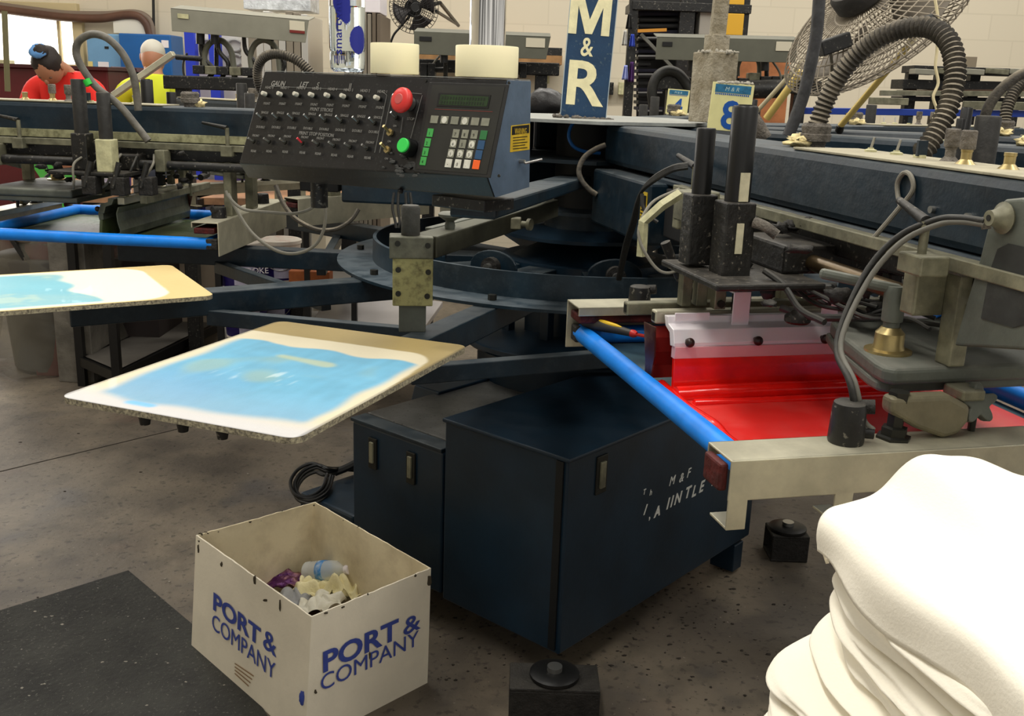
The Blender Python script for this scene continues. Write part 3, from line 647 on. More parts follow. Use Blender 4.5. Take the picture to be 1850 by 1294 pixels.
# screen holder channels front and rear
def channel(name, r0_, r1_, l0, l1, zt, t=.004, hgt=.062, legs=True, m_=alu, face=1):
    m = MB(); m.fbox(K, (r0_, r1_), (l0, l1), (zt - t, zt))
    rf = (r1_ - t, r1_) if face > 0 else (r0_, r0_ + t)
    m.fbox(K, rf, (l0, l1), (zt - hgt, zt))
    rb = (r0_, r0_ + t) if face > 0 else (r1_ - t, r1_)
    m.fbox(K, rb, (l0, l1), (zt - .02, zt))
    o = m.build(name, m_, head, bev=.0015)
    return o
ch = channel('screen_channel', 2.14, 2.222, -.474, .38, 1.10)
for l in (-.465, -.295, .20, .35):
    MB().fbox(K, (2.218, 2.222), (l - .008, l + .022), (.995, 1.045)).build('channel_leg', alu, ch, bev=.001)
    MB().fbox(K, (2.165, 2.222), (l - .008, l + .022), (.993, .997)).build('channel_foot', alu, ch, bev=.001)
ch2 = channel('rear_channel', 1.235, 1.33, -.43, .33, 1.125, face=-1, hgt=.115)
hb('channel_end', dark_red, (2.155, 2.212), (-.486, -.472), (1.05, 1.092), .004, ch)
hb('ink_crust', dark_red, (1.25, 1.322), (-.425, .33), (1.085, 1.105), .004, ch2)
hc('lock_screw', bolt, (1.29, -.15, 1.125), (1.29, -.15, 1.16), .012)
for l in (-.1, .12): hb('channel_hanger', alud, (1.25, 1.28), (l - .03, l + .03), (1.125, 1.31), .004)
# hoses and gland on top of the beam
gl = MB().lathe(K(1.42, .06, 1.495), [(.022, 0), (.024, .012), (.032, .014), (.034, .028), (.031, .03), (.033, .045), (.027, .052)], 12).build('hose_gland', fluff, head)
MB().ell(K(1.41, .04, 1.505), (.036, .03, .016), warp=.9, seed=3).build('cloth_wrap', mat('cream_rag', (232, 214, 160), .9, var=.2, scale=40, bump=.6), gl, smooth='all')
for k in range(2):
    MB().cyl(K(2.0 + .09 * k, -.052, 1.43), K(2.0 + .09 * k, -.045, 1.43), .006).build('beam_bolt', steel, head, smooth=True)
# ---- copies of the head round the press
HL_LABELS = {-94.3: 'print head at the left, its navy beam running level behind the black control box',
 -130.3: 'print head mostly hidden behind the control box, between it and the lettered sign', -166.3: 'print head directly behind the lettered sign, pointing away from the camera',
 157.7: 'print head carrying the small number 4 card, left of the dusty post', 121.7: 'farther of the two print heads behind the nearest beam, farthest back at right',
 85.7: 'middle blue print head beam crossing behind the corrugated hose at right', 49.7: 'dusty print head directly behind the nearest beam, with cylinders standing at its right end'}
HEADS = {13.7: head}
for d, lab in HL_LABELS.items(): HEADS[d] = dup(head, Frame(d).M(), lab)
for d in (13.7, -130.3, 85.7):
    K = Frame(d); s_ = 1.0 if d == 13.7 else .8
    WM[HEADS[d].name] = K.M(); cor = MB()
    cor.tube([K(1.42, .06, 1.54), K(1.425, .075, 1.54 + .06 * s_), K(1.45, .10, 1.54 + .13 * s_), K(1.50, .135, 1.54 + .185 * s_), K(1.57, .18, 1.54 + .205 * s_), K(1.63, .20, 1.54 + .18 * s_), K(1.67, .20, 1.54 + .12 * s_), K(1.69, .18, 1.585 - .01 * (s_ < 1)), K(1.70, .14, 1.515), K(1.70, .12, 1.50)], .0165, 14, sub=10, ridge=.005, pitch=.0105)
    cor.build('corrugated_hose', rubber, HEADS[d], smooth=True)
K = KL; hd = HEADS[-94.3]; WM[hd.name] = K.M()
def lpx(x, y, l): return pp(x, y, HC + KL.n * l, KL.n)
MB().tube([lpx(x, y, .25) for x, y in ((268, 255), (250, 232), (215, 190), (175, 158), (150, 125), (138, 98), (142, 75), (165, 62), (192, 68), (218, 92), (234, 120), (244, 150), (250, 200))], .0125, 12).build('smooth_grey_hose', mat('scuffed_grey_hose', (92, 88, 80), .5, var=.3, scale=30, dust=.4, bump=.2), hd, smooth=True)
MB().tube([lpx(x, y, .26) for x, y in ((156, 144), (162, 154))], .0132, 12, sub=1).build('green_tape_band', mat('green_tape', (40, 190, 60), .5), hd, smooth=True)
K = K8
# ============================================================= SCREENS AND SQUEEGEES
def screen(d, film, label, gc='screens clamped under the print heads'):
    K = Frame(d)
    s = thing('printing_screen', (0, 0, 0), label, 'screen', gc, M=K.M())
    zt = 1.05; R0, R1, L0, L1 = 1.262, 2.13, -.40, .31
    for (a, b) in (((R0, L0), (R1, L0)), ((R0, L1), (R1, L1)), ((R0 + .02, L0), (R0 + .02, L1)), ((R1 - .02, L0), (R1 - .02, L1))):
        MB().cyl(K(a[0], a[1], zt), K(b[0], b[1], zt), .0205, n=24).build('frame_tube', blue_tube, s, smooth=True)
    for a in (R0, R1):
        MB().fbox(K, (a - .02, a + .02), (L0 - .02, L0 + .02), (zt - .019, zt + .019)).build('corner_block', grime, s, bev=.004)
        MB().fbox(K, (a - .02, a + .02), (L1 - .02, L1 + .02), (zt - .019, zt + .019)).build('corner_block', grime, s, bev=.004)
    MB().fbox(K, (R0 + .02, R1 - .02), (L0 + .015, L1 - .015), (zt - .022, zt - .02)).build('mesh_fabric', mat('tinted_mesh', (70, 96, 104), .4, col2=(50, 66, 74), scale=6), s)
    m = MB(); rr0, rr1, ll0, ll1 = (1.655 if film[1] else 1.30, 2.10, L0 + .045, L1 - .05)
    m.fbox(K, (rr0, rr1), (ll0, ll1), (zt - .0195, zt - .015)); m.build('ink_layer', film[0], s, bev=.002)
    if film[1]:
        m = MB()
        def rid(pts, r_):
            m.tube([K(*p) for p in pts], r_, 10, sub=8)
        rid([(1.66, ll0 + .0, 1.04), (1.8, ll0 - .008, 1.04), (1.9, ll0 + .006, 1.036), (1.98, ll0 - .006, 1.038), (2.09, ll0 + .004, 1.036)], .011)
        rid([(1.735, ll0, 1.043), (1.733, -.2, 1.045), (1.736, -.05, 1.046), (1.733, .1, 1.045), (1.735, .25, 1.04)], .0165)
        rid([(1.775, ll0 + .02, 1.038), (1.772, -.2, 1.036), (1.775, -.05, 1.038), (1.772, .1, 1.037), (1.775, .25, 1.036)], .008)
        m.build('ink_ridge', film[1], s, smooth=True)
    return s
screen(13.7, (red_film, red_ink), 'blue framed screen flooded with glossy red ink, at right')
screen(-94.3, (green_ink, None), 'blue framed screen with dull green ink, at the left')
dull = mat('dull_grey_ink', (84, 84, 88), .4)
for d, lab in ((85.7, 'screen under the middle print head at the far right'), (49.7, 'screen under the print head just behind the nearest beam')):
    screen(d, (dull, None), lab)
def squeegee(d, near, label, blade, holder, tint, red):
    K = Frame(d); RR = 1.70
    s = thing('squeegee', (0, 0, 0), label, 'squeegee', None, M=K.M())
    L0, L1 = (-.352, .235)
    m = MB(); m.fbox(K, (1.608, 1.634), (L0 - .015, L1 - .01), (1.158, 1.184)); sq = m.build('square_bar', alu, s, bev=.003)
    MB().fbox(K, (1.6341, 1.6346), (0, .001), (1.17, 1.171)).build('bar_mark', alu, sq)
    m = MB(); m.fbox(K, (1.54, 1.566), (L0 - .05, L1 - .04), (1.160, 1.186)); m.build('square_bar', alud, s, bev=.003)
    for q in ((1.621, L0 - .0155, 1.171), (1.553, L0 - .0505, 1.173)):
        MB().fbox(K, (q[0] - .008, q[0] + .008), (q[1], q[1] + .001), (q[2] - .008, q[2] + .008)).build('bar_opening', blk2, s)
    # extruded holder profile
    prof = [(1.640, 1.178), (1.662, 1.180), (1.664, 1.166), (1.690, 1.160), (1.694, 1.150), (1.700, 1.135), (1.700, 1.128), (1.680, 1.126), (1.672, 1.150), (1.650, 1.158)]
    m = MB().prism([K(r, L0, z) for r, z in prof], K.n * (L1 - L0)); m.build('blade_holder', holder, s, bev=.0015)
    m = MB().prism([K(r, L0 + .002, z) for r, z in ((1.684, 1.128), (1.703, 1.128), (1.700, 1.104), (1.684, 1.104))], K.n * (L1 - L0 - .004)); m.build('holder_lip', tint, s, bev=.001)
    m = MB().prism([K(r, L0 + .003, z) for r, z in ((1.688, 1.108), (1.698, 1.108), (1.706, 1.042), (1.70, 1.036), (1.695, 1.042))], K.n * (L1 - L0 - .006)); m.build('blade', blade, s, bev=.001)
    for l in (-.325, -.182, -.037, .108, .215):
        k = MB().ell(K(1.712, l, 1.139), (.0095, .0095, .0095), 16, 10).build('clamp_knob', mat('brown_black_knob', (44, 26, 22), .35), s, smooth=True)
        MB().cyl(K(1.69, l, 1.139), K(1.71, l, 1.139), .004).build('knob_stem', bolt, k)
    for l in (-.206, -.012):
        MB().fbox(K, (1.672, 1.676), (l - .018, l + .018), (1.16, 1.228)).build('hanger_clip', white_alu, s, bev=.001)
        MB().fbox(K, (1.63, 1.676), (l - .018, l + .018), (1.225, 1.229)).build('clip_top', white_alu, s, bev=.001)
    MB().fbox(K, (1.668, 1.672), (L0 + .01, -.27), (1.172, 1.188)).build('holder_tab', white_alu, s, bev=.001)
    # flood bar behind
    prof = [(1.600, 1.15), (1.608, 1.13), (1.606, 1.10), (1.598, 1.07), (1.603, 1.045), (1.606, 1.045), (1.602, 1.07), (1.610, 1.10), (1.612, 1.13), (1.604, 1.152)]
    m = MB().prism([K(r + .02, L0 - .022, z) for r, z in prof], K.n * (L1 - L0 + .03)); m.build('flood_bar', red, s)
    # curved end plate
    m = MB().prism([K(r, L0 - .026, z) for r, z in ((1.600, 1.155), (1.66, 1.158), (1.668, 1.10), (1.655, 1.05), (1.66, 1.035), (1.625, 1.035), (1.622, 1.08))], K.n * .003); m.build('end_plate', mat('red_stained_metal', (150, 120, 108), .35, .5, col2=(70, 26, 20), scale=14, thr=.45), s)
    return s
squeegee(13.7, -1, 'bright aluminium squeegee with round dark knobs standing in the red ink', red_ink, white_alu, pink_alu, mat('red_flood_bar', (150, 40, 34), .4, .3))
gq = mat('green_grey_metal', (92, 96, 82), .45, .3, var=.3, scale=14, bump=.15)
squeegee(-94.3, 1, 'green stained squeegee under the left print head', green_ink, gq, gq, gq)
# ============================================================= CONTROL CONSOLE
cu_ = V((-.81, .59, 0)).normalized(); cn_ = V((-.59, -.81, 0)).normalized(); R0 = V((-.029, 2.0, 1.613))
def CC(a, f, z): return R0 + cu_ * a + cn_ * f + Z * z
con = thing('control_console', CC(.37, -.04, -.24).to_tuple(), 'black sloping control box full of toggle switches, with red and green buttons', 'control panel')
pR = [(0, 0, 0), (0, .053, -.182), (0, .028, -.223), (0, -.085, -.209), (0, -.077, 0)]
pL = [(.705, 0, .003), (.742, .053, -.208), (.742, .028, -.243), (.742, -.085, -.225), (.705, -.077, .003)]
face_m = mat('black_panel_paint', (24, 24, 25), .38, var=.25, scale=7, bump=.04, speck=1, dustcol=(48, 48, 48), bscale=70)
m = MB().add([CC(*p) for p in pR] + [CC(*p) for p in pL], [(0, 1, 2, 3, 4), (9, 8, 7, 6, 5)] + [(i, (i + 1) % 5, 5 + (i + 1) % 5, 5 + i) for i in range(5)])
box_ = m.build('housing', face_m, con, bev=.002)
sidem = mat('blue_grey_side_paint', (88, 106, 126), .35, .1, var=.2, scale=9, bump=.06)
m = MB().add([CC(p[0] - .0015, p[1], p[2]) for p in pR] + [CC(p[0] - .003, p[1], p[2]) for p in pR], [(4, 3, 2, 1, 0), (5, 6, 7, 8, 9)] + [(i, (i + 1) % 5, 5 + (i + 1) % 5, 5 + i) for i in range(5)])
m.build('side_plate', sidem, con, bev=.0005)
m = MB().add([CC(.0, .001, .001), CC(.705, .001, .004), CC(.705, -.078, .004), CC(.0, -.078, .001), CC(0, .001, .0025), CC(.705, .001, .0055), CC(.705, -.078, .0055), CC(0, -.078, .0025)], [(0, 1, 2, 3), (7, 6, 5, 4), (0, 1, 5, 4), (1, 2, 6, 5), (2, 3, 7, 6), (3, 0, 4, 7)])
m.build('top_plate', plate_m, con)
dn = (cn_ * .053 - Z * .182).normalized(); fnm = (-cu_).cross(dn) * -1
fnm = (-cu_).cross(dn); fnm = -fnm if fnm.dot(CP - R0) < 0 else fnm; fnm.normalize()
ru = -cu_                                            # rightwards on the face
uu = -dn
def FP(x, y, h=0): return pp(x, y, R0, fnm) + fnm * h
fax = (ru, uu, fnm)
tw = mat('grey_panel_lettering', (138, 136, 130), .6)
def ftext(s, x, y, cap, **k):
    text(s, FP(x, y, .0006), ru, uu, cap * .00168, tw, 'lettering', con, ext=.0002, **k)
row1 = [(480, 169), (508, 169.5), (537, 170), (565, 171), (593.5, 172), (622, 173.5), (652, 175), (683, 176.5)]
capm = mat('ivory_switch_cap', (206, 202, 186), .45)
for i, (x, y) in enumerate(row1):
    b = MB().cyl(FP(x + 4, y + 3), FP(x + 4, y + 3, .006), .005).build('push_button', bolt, con, smooth=True)
    MB().cyl(FP(x + 4, y + 3, .006), FP(x + 4, y + 3, .018), .0052, .0048).build('button_cap', capm, b, smooth=True, bev=.001)
    ftext('HEAD %d' % (8 - i), x - 1, y - 9, 5, align='LEFT'); ftext('PRINT', x - 4, y + 20, 5)
row2 = [(474, 213), (502, 213.5), (530, 214.5), (559, 215.5), (588, 217), (617, 218.5), (647, 220), (677, 222)]
row3 = [(459, 255.5), (487, 256), (516, 257), (547, 258.5), (575, 260.5), (604, 263), (633, 265.5), (664, 268)]
col4 = [(720, 180), (716, 212), (706, 240), (701, 271)]
def tog(x, y, ti, mt=steel, s=1.0, tip=None):
    b = MB().cyl(FP(x, y), FP(x, y, .004 * s), .006 * s, n=6).build('toggle_switch', bolt if mt is steel else brass, con)
    p = FP(x, y, .004 * s); q = p + fnm * .013 * s + uu * (.006 * ti * s) - ru * .002
    MB().cyl(p, q, .0018 * s, .0026 * s, 12).build('lever', tip or mt, b, smooth=True)
for i, (x, y) in enumerate(row2): tog(x, y, 1); ftext('SINGLE', x - 2, y - 8, 4.6); ftext('DOUBLE', x - 11, y + 18, 4.6)
redtip = mat('red_tip', (220, 50, 60), .4)
for i, (x, y) in enumerate(row3): tog(x, y, .6 if i != 3 else 1.1, tip=redtip if i == 3 else None); ftext('FRONT', x - 3, y - 9, 4.4); ftext('REAR', x - 6, y + 19, 4.8)
for i, (x, y) in enumerate(col4): tog(x, y, 1, mt=brass if i > 1 else steel, s=1.35 if i > 1 else 1.0); ftext('ON', x - 6, y + 17, 3.6)
ftext('PRINT STROKE', 560, 200, 6.5); ftext('PRINT STOP POSITION', 540, 243, 6.5)
text('GAUN', FP(489, 155, .0006), ru, uu, .0165, tw, 'lettering', con, ext=.0002, bold=.0004, shear=.25); text('LET', FP(541, 157, .0006), ru, uu, .0165, tw, 'lettering', con, ext=.0002, bold=.0004, shear=.25)
text('S', FP(571, 158, .0006), ru, uu, .0165, tw, 'lettering', con, ext=.0002, shear=.25); text('II', FP(630, 160, .0006), ru, uu, .0165, tw, 'lettering', con, ext=.0002)
ln = mat('panel_line', (120, 120, 116), .6)
def pline(a, b, w=.0009):
    MB().bar(FP(*a, .0004), FP(*b, .0004), w, .0006, fnm).build('panel_line', ln, con)
for a, b in (((489, 156), (632, 162)), ((692, 166), (699, 172)), ((699, 172), (677, 276)), ((708, 172), (686, 276)), ((763, 172), (742, 250)), ((722, 166), (762, 170)), ((728, 212), (724, 240))): pline(a, b)
# emergency stop and start
c = FP(741, 188)
es = MB().cyl(c, c + fnm * .016, .015).build('emergency_stop', steel, con, smooth=True)
MB().lathe(c + fnm * .016, [(.014, 0), (.024, .004), (.0265, .009), (.0255, .015), (.021, .019), (.012, .0205)], 36, axis=fnm).build('stop_button_cap', mat('red_button', (214, 54, 50), .4, bump=.03), es, smooth=True)
MB().lathe(c + fnm * .0365, [(.011, 0), (.010, .001)], 24, axis=fnm).build('cap_centre', mat('faded_red', (190, 84, 80), .5), es, smooth=True)
c = FP(742, 268)
g_ = MB().cyl(c, c + fnm * .022, .0185).build('start_button', blk2, con, smooth=True)
MB().lathe(c + fnm * .022, [(.0148, 0), (.0148, .004), (.0138, .005)], 32, axis=fnm).build('start_button_cap', mat('green_button', (58, 214, 88), .4), g_, smooth=True)
ftext('STOP', 735, 217, 5); ftext('START', 722, 280, 5)
# keypad
def fquad(name, m_, pts, h0, h1, parent, bev=0):
    a = [FP(x, y, h0) for x, y in pts]; return MB().prism(a, fnm * (h1 - h0)).build(name, m_, parent, bev=bev)
bz = fquad('keypad_bezel', mat('bezel_black', (30, 30, 29), .45, var=.2, scale=20), [(777, 149), (921, 153), (887, 322), (749, 311)], 0, .003, con, .001)
fquad('keypad_membrane', mat('membrane_black', (38, 38, 34), .4, var=.2, scale=12), [(783, 154), (914, 158), (881, 316), (755, 306)], .003, .0036, bz)
lcd = fquad('display_frame', blk2, [(795, 169), (889, 173), (884, 197), (791, 193)], .0036, .0046, bz)
fquad('display', mat('green_lcd', (34, 58, 22), .25, col2=(24, 44, 16), scale=60), [(799, 172), (886, 176), (882, 194), (795, 190)], .0046, .0050, bz)
for rr_ in range(2):
    for k in range(16): MB().box(FP(802 + 5 * k - rr_ * 1.5, 178 + rr_ * 8 + .2 * k, .0052), (.0018, .0028, .0001), fax).build('display_character', mat('lcd_dark', (18, 30, 14), .4), lcd)
pl_ = MB().bar(FP(788, 198, .0038), FP(892, 203, .0038), .0008, .0004, fnm).build('red_rule', mat('red_rule', (130, 50, 40), .5), bz)
kb = mat('olive_grey_key', (132, 132, 116), .5, var=.15, scale=60); kw = mat('pale_key', (206, 204, 190), .5, var=.12, scale=60)
kg = mat('green_key', (66, 160, 76), .5); kbl = mat('blue_key', (40, 76, 112), .5); ko = mat('orange_key', (240, 98, 34), .5); kgr = mat('dark_green_key', (44, 110, 60), .5)
def key(x, y, w, h, m_, ch=None, round_=False):
    k = MB().box(FP(x, y, .0043), (w, h, .0007), fax).build('key', m_, bz, bev=.0006)
    if round_: MB().lathe(FP(x, y, .005), [(.0068, 0), (.0068, .0002)], 20, axis=fnm).build('worn_spot', kw, k)
    if ch: text(ch, FP(x - 3, y + 4, .0052), ru, uu, .009, blk2, 'key_legend', k, ext=.0001)
for k in range(6): key(787 + 18.4 * k, 217 + .95 * k, .0098, .0078, kb, None, k in (1, 3))
for k, (x, y) in enumerate(((779.5, 241), (775, 258.5), (771, 275.5), (767, 292))): key(x, y, .0078, .0086, kg, '1234'[k])
lay = [['7', '8', '9', kgr], ['4', '5', '6', kbl], ['1', '2', '3', kbl], ['-', '0', '.', ko]]
for i in range(4):
    for j in range(4):
        x = 826 + 16.6 * j - 4.4 * i; y = 242.5 + .9 * j + 17.8 * i; L_ = lay[i][j]
        if isinstance(L_, str): key(x, y, .0082, .0086, kw if i == 3 else kb, L_, (i, j) in ((1, 0), (1, 2), (2, 0), (2, 1), (2, 2)))
        else: key(x, y, .0084, .009, L_, None)
# warning sticker and wing bolt on the side
sp = lambda x, y, h=0: pp(x, y, R0, -cu_) - cu_ * (h + .003)
st_ = MB().prism([sp(921, 227), (sp(955, 223)), sp(954, 270), sp(919, 275)], -cu_ * .0006).build('warning_sticker', yl, con)
MB().prism([sp(922.5, 228.5, .0007), sp(953.5, 225, .0007), sp(953, 240, .0007), sp(922, 244, .0007)], -cu_ * .0002).build('sticker_band', blk2, st_)
svx = (sp(955, 223) - sp(921, 227)).normalized(); 
text('WARNING', sp(927, 242.3, .001), -cn_, Z, .0165, yl, 'sticker_lettering', st_, ext=.0001, sx=.50)
for k in range(5):
    MB().bar(sp(924, 249 + 5 * k, .0008), sp(950 - 4 * (k % 2), 246.5 + 5 * k, .0008), .0016, .0002, -cu_).build('sticker_lettering', blk2, st_)
w_ = MB().cyl(sp(937, 291), sp(937, 291, .012), .004).build('wing_bolt', steel, con, smooth=True)
MB().cyl(sp(937, 294, .012), sp(955, 286, .03), .0025).build('bolt_tip', steel, w_, smooth=True)
for x, y in ((770, 146), (920, 150), (902, 318)): MB().cyl(FP(x, y), FP(x, y, .002), .003, n=10).build('panel_screw', bolt, con)
for x, y in ((579, 339), (725, 345)):
    c = pp(x, y, CC(0, .028, 0), cn_); MB().lathe(c, [(.006, 0), (.005, .006), (.002, .009)], 14, axis=cn_).build('rivet_knob', blk2, con, smooth=True)
# lint on the lower edge of the face
random.seed(5); m = MB()
for k in range(40):
    x = random.gauss(735, 22); y = random.gauss(302, 8); p = FP(x, min(y, 318), .0008); s = random.uniform(.002, .006)
    m.ell(p, (s * 1.6, s * .8, .0009), 8, 5, ax=fax, warp=.8, seed=k)
m.build('lint_smudge', mat('lint_smear', (66, 66, 64), .95), con, smooth='all')
# support arm from the hub to the console
MB().bar(V((.20, 3.47, 1.30)), CC(.10, -.03, -.262), .10, .035, Z).build('support_arm', navy, con, bev=.006)
MB().box(CC(.10, -.03, -.245), (.07, .05, .012), (cu_, cn_, Z)).build('arm_pad', blk, con, bev=.003)
MB().cyl(CC(.56, -.03, -.235), CC(.56, -.03, -.30), .02).build('hanger_stub', blk, con, smooth=True)
# cables drooping under the console
cab = thing('hanging_cables', pr(580, 345, 2.5).to_tuple(), 'thin grey cables drooping in loops under the control box', 'cable')
def ctube(name, px, dist, r, m_, par=cab):
    pts = [pr(x, y, d) for (x, y), d in zip(px, dist if hasattr(dist, '__len__') else [dist] * len(px))]
    return MB().tube(pts, r, 8).build(name, m_, par, smooth=True)
ctube('cable', [(579, 343), (574, 362), (560, 378), (530, 386), (490, 384), (440, 378), (415, 358), (408, 345)], 2.45, .0038, cord)
ctube('cable', [(581, 343), (588, 375), (586, 410), (572, 440), (545, 456), (512, 457), (480, 442), (450, 415), (425, 375), (412, 350)], 2.5, .0042, cord)
ctube('cable', [(498, 335), (510, 365), (530, 392), (555, 408), (580, 416), (610, 413), (635, 397), (648, 378)], 2.7, .006, rubber)
ctube('red_connector', [(579, 334), (580, 345)], 2.44, .0055, redtip)
for k, x in enumerate((712, 720, 733, 741)): ctube('cable', [(x, 348), (x - 3 + k * 2, 375), (x + 2, 400), (x + 4 - k * 4, 412)], 2.9, .004, hose_b)
# ============================================================= ON THE CONSOLE
def onc(a, f): return CC(a, f, .004)
# masking tape rolls
def roll(c, ro, ri, h, label):
    o = MB().lathe(c, [(ri, 0), (ro, 0), (ro + .001, .002), (ro + .001, h - .002), (ro, h), (ri, h), (ri, h - .001)], 64, closed=True)
    return tag(o.build('tape_roll', tape_m, smooth=True, origin=c), label, 'tape roll', 'masking tape rolls on the control box')
c1 = CC(.335, -.045, .0065); roll(c1, .051, .036, .062, 'narrower cream masking tape roll beside the water bottle')
c2 = CC(.095, -.0585, .0045); roll(c2, .0625, .0385, .0605, 'wider cream masking tape roll with the chrome bottle standing in it')
bt = thing('steel_bottle', c2.to_tuple(), 'tall polished steel bottle standing inside the wider tape roll', 'bottle')
MB().lathe(c2, [(.034, 0), (.0365, .002), (.0365, .25), (.03, .27), (.022, .275)], 48).build('bottle_body', chrome, bt, smooth=True)
MB().lathe(c2 + Z * .275, [(.022, 0), (.022, .03), (.018, .033)], 32).build('bottle_cap', blk2, bt, smooth=True)
# water bottle
cb = CC(.475, -.042, .0075); wb = thing('water_bottle', cb.to_tuple(), 'clear plastic water bottle with dark blue print on the control box', 'bottle')
Rb = .0395
clear = mat('clear_plastic', (240, 246, 250), .05, trans=1.0, ior=1.15, bump=.05, bscale=20)
wat = mat('bottled_water', (236, 244, 250), .02, trans=1.0, ior=1.33)
MB().lathe(cb, [(.030, .0), (.037, .006), (Rb - .001, .02), (Rb - .001, .04), (Rb - .003, .044), (Rb, .05), (Rb, .17), (Rb - .003, .19), (.03, .215), (.015, .235), (.013, .25)], 48).build('bottle_body', clear, wb, smooth=True)
MB().lathe(cb, [(.026, .003), (.034, .008), (.036, .02), (.036, .138)], 40).build('water', wat, wb, smooth=True)
MB().lathe(cb + Z * .25, [(.014, 0), (.014, .018)], 24).build('bottle_cap', white_alu, wb, smooth=True)
bprint = mat('dark_blue_print', (28, 38, 140), .45); bluef = mat('light_blue_print', (150, 190, 226), .5)
vdir = (V((CP.x, CP.y, 0)) - V((cb.x, cb.y, 0))).normalized(); a0 = math.atan2(vdir.y, vdir.x)
def bend(u, h, R=Rb + .0007):       # u: arc length to the right seen from the camera
    a = a0 + u / R; return V((cb.x + R * math.cos(a), cb.y + R * math.sin(a), cb.z + h))
def patch(name, poly, m_, R=Rb + .0006):
    # poly in (u,h): fan triangulated through a fine grid
    us = [p[0] for p in poly]; hs_ = [p[1] for p in poly]
    def inside(x, y):
        c = False; n = len(poly)
        for i in range(n):
            x1, y1 = poly[i]; x2, y2 = poly[(i + 1) % n]
            if (y1 > y) != (y2 > y) and x < (x2 - x1) * (y - y1) / (y2 - y1) + x1: c = not c
        return c
    m = MB(); N_ = 34; du = (max(us) - min(us)) / N_; dh = (max(hs_) - min(hs_)) / N_
    for i in range(N_):
        for j in range(N_):
            u = min(us) + i * du; h = min(hs_) + j * dh
            if inside(u + du / 2, h + dh / 2):
                m.add([bend(u, h, R), bend(u + du, h, R), bend(u + du, h + dh, R), bend(u, h + dh, R)], [(0, 1, 2, 3)])
    return m.build(name, m_, wb, smooth='all')
cir = lambda cx, cy, rx, ry: [(cx + rx * math.cos(t * .3142), cy + ry * math.sin(t * .3142)) for t in range(20)]
patch('blue_print_shape', cir(.026, .068, .021, .030), bprint); patch('blue_print_shape', [(-.034, .20), (-.034, .14), (-.02, .115), (-.002, .098), (.006, .105), (.008, .13), (.004, .17), (.004, .20)], bprint)
patch('blue_print_shape', cir(-.002, .21, .018, .035), bprint)
patch('back_print', cir(.02, .015, .03, .02), bluef, -(Rb + .0005)) if False else None
cu2 = bpy.data.curves.new('t', 'FONT'); cu2.body = 'smartwater'; cu2.size = .0265; cu2.extrude = .0002; cu2.resolution_u = 3; cu2.offset = .0003
to = bpy.data.objects.new('t', cu2); COL.objects.link(to); me_ = bpy.data.meshes.new_from_object(to.evaluated_get(bpy.context.evaluated_depsgraph_get()))
m = MB().add([bend(-.012 - p.co.y, .036 + p.co.x * 1.12, Rb + .0012 + p.co.z) for p in me_.vertices], [tuple(q.vertices) for q in me_.polygons])
bpy.data.objects.remove(to); m.build('lettering', bprint, wb, recalc=False)
for k in range(14): 
    u = -.033 + k * .0019; m = MB().add([bend(u, .017, Rb + .0008), bend(u + .0009, .017, Rb + .0008), bend(u + .0009, .034, Rb + .0008), bend(u, .034, Rb + .0008)], [(0, 1, 2, 3)]); m.build('barcode_bar', bprint if k % 3 else white_alu, wb)
# ============================================================= LETTERED SIGN, POST, NUMBER CARDS ON THE HUB
sg = thing('lettered_sign', (.265, 3.45, 1.507), 'tall blue sign board with cream letters M & R standing on the hub', 'sign')
signb = mat('sign_blue', (28, 60, 92), .5, var=.15, scale=12, bump=.1, speck=1, dustcol=(70, 90, 104))
tb = math.radians(2.6); su = V((math.cos(tb), 0, -math.sin(tb))); sv = V((math.sin(tb), 0, math.cos(tb)))
so = py(1053.5, 203, 3.45); so.z = 1.507
MB().box(so + sv * .31, (.0775, .008, .31), (su, Y, sv)).build('board', signb, sg, bev=.002)
wedge = mat('pale_edge', (170, 184, 190), .6)
for s_ in (-1, 1): MB().box(so + su * (s_ * .0765) + sv * .31 - Y * .0085, (.0012, .0008, .31), (su, Y, sv)).build('board_edge', wedge, sg)
def fit(body, px0, px1, cap, plane_o, n, u, v, m_, parent, bold=0, depth=.0015, shear=0, name='lettering', minh=None):
    """text whose ink runs from px0 to px1 (bottom left / bottom right pixels) with cap height `cap` pixels"""
    o = pp(*px0, plane_o, n); e = pp(*px1, plane_o, n); t = pp(px0[0], px0[1] - cap, plane_o, n)
    h = (t - o).dot(v); w = (e - o).dot(u)
    cu = bpy.data.curves.new('t', 'FONT'); cu.body = body; cu.size = 1; cu.offset = bold; cu.shear = shear; cu.extrude = .01; cu.resolution_u = 4
    to = bpy.data.objects.new('t', cu); COL.objects.link(to); me = bpy.data.meshes.new_from_object(to.evaluated_get(bpy.context.evaluated_depsgraph_get()))
    xs = [p.co.x for p in me.vertices]; ys = [p.co.y for p in me.vertices]
    sx = w / (max(xs) - min(xs)); sy = h / (max(ys) - min(ys)); nn = n if n.dot(CP - o) > 0 else -n
    m = MB().add([o + u * ((p.co.x - min(xs)) * sx) + v * ((p.co.y - min(ys)) * sy) + nn * (depth * (p.co.z + .01) * 25) for p in me.vertices], [tuple(q.vertices) for q in me.polygons])
    bpy.data.objects.remove(to); bpy.data.meshes.remove(me)
    return m.build(name, m_, parent, recalc=False)
po = so - Y * .0085; sn = V((0, -1, 0))
_o, _e, _t = (pp(x, y, po, sn) for x, y in ((1026, 60), (1101, 58), (1026, -18)))
_w, _h = (_e - _o).dot(su), (_t - _o).dot(sv)
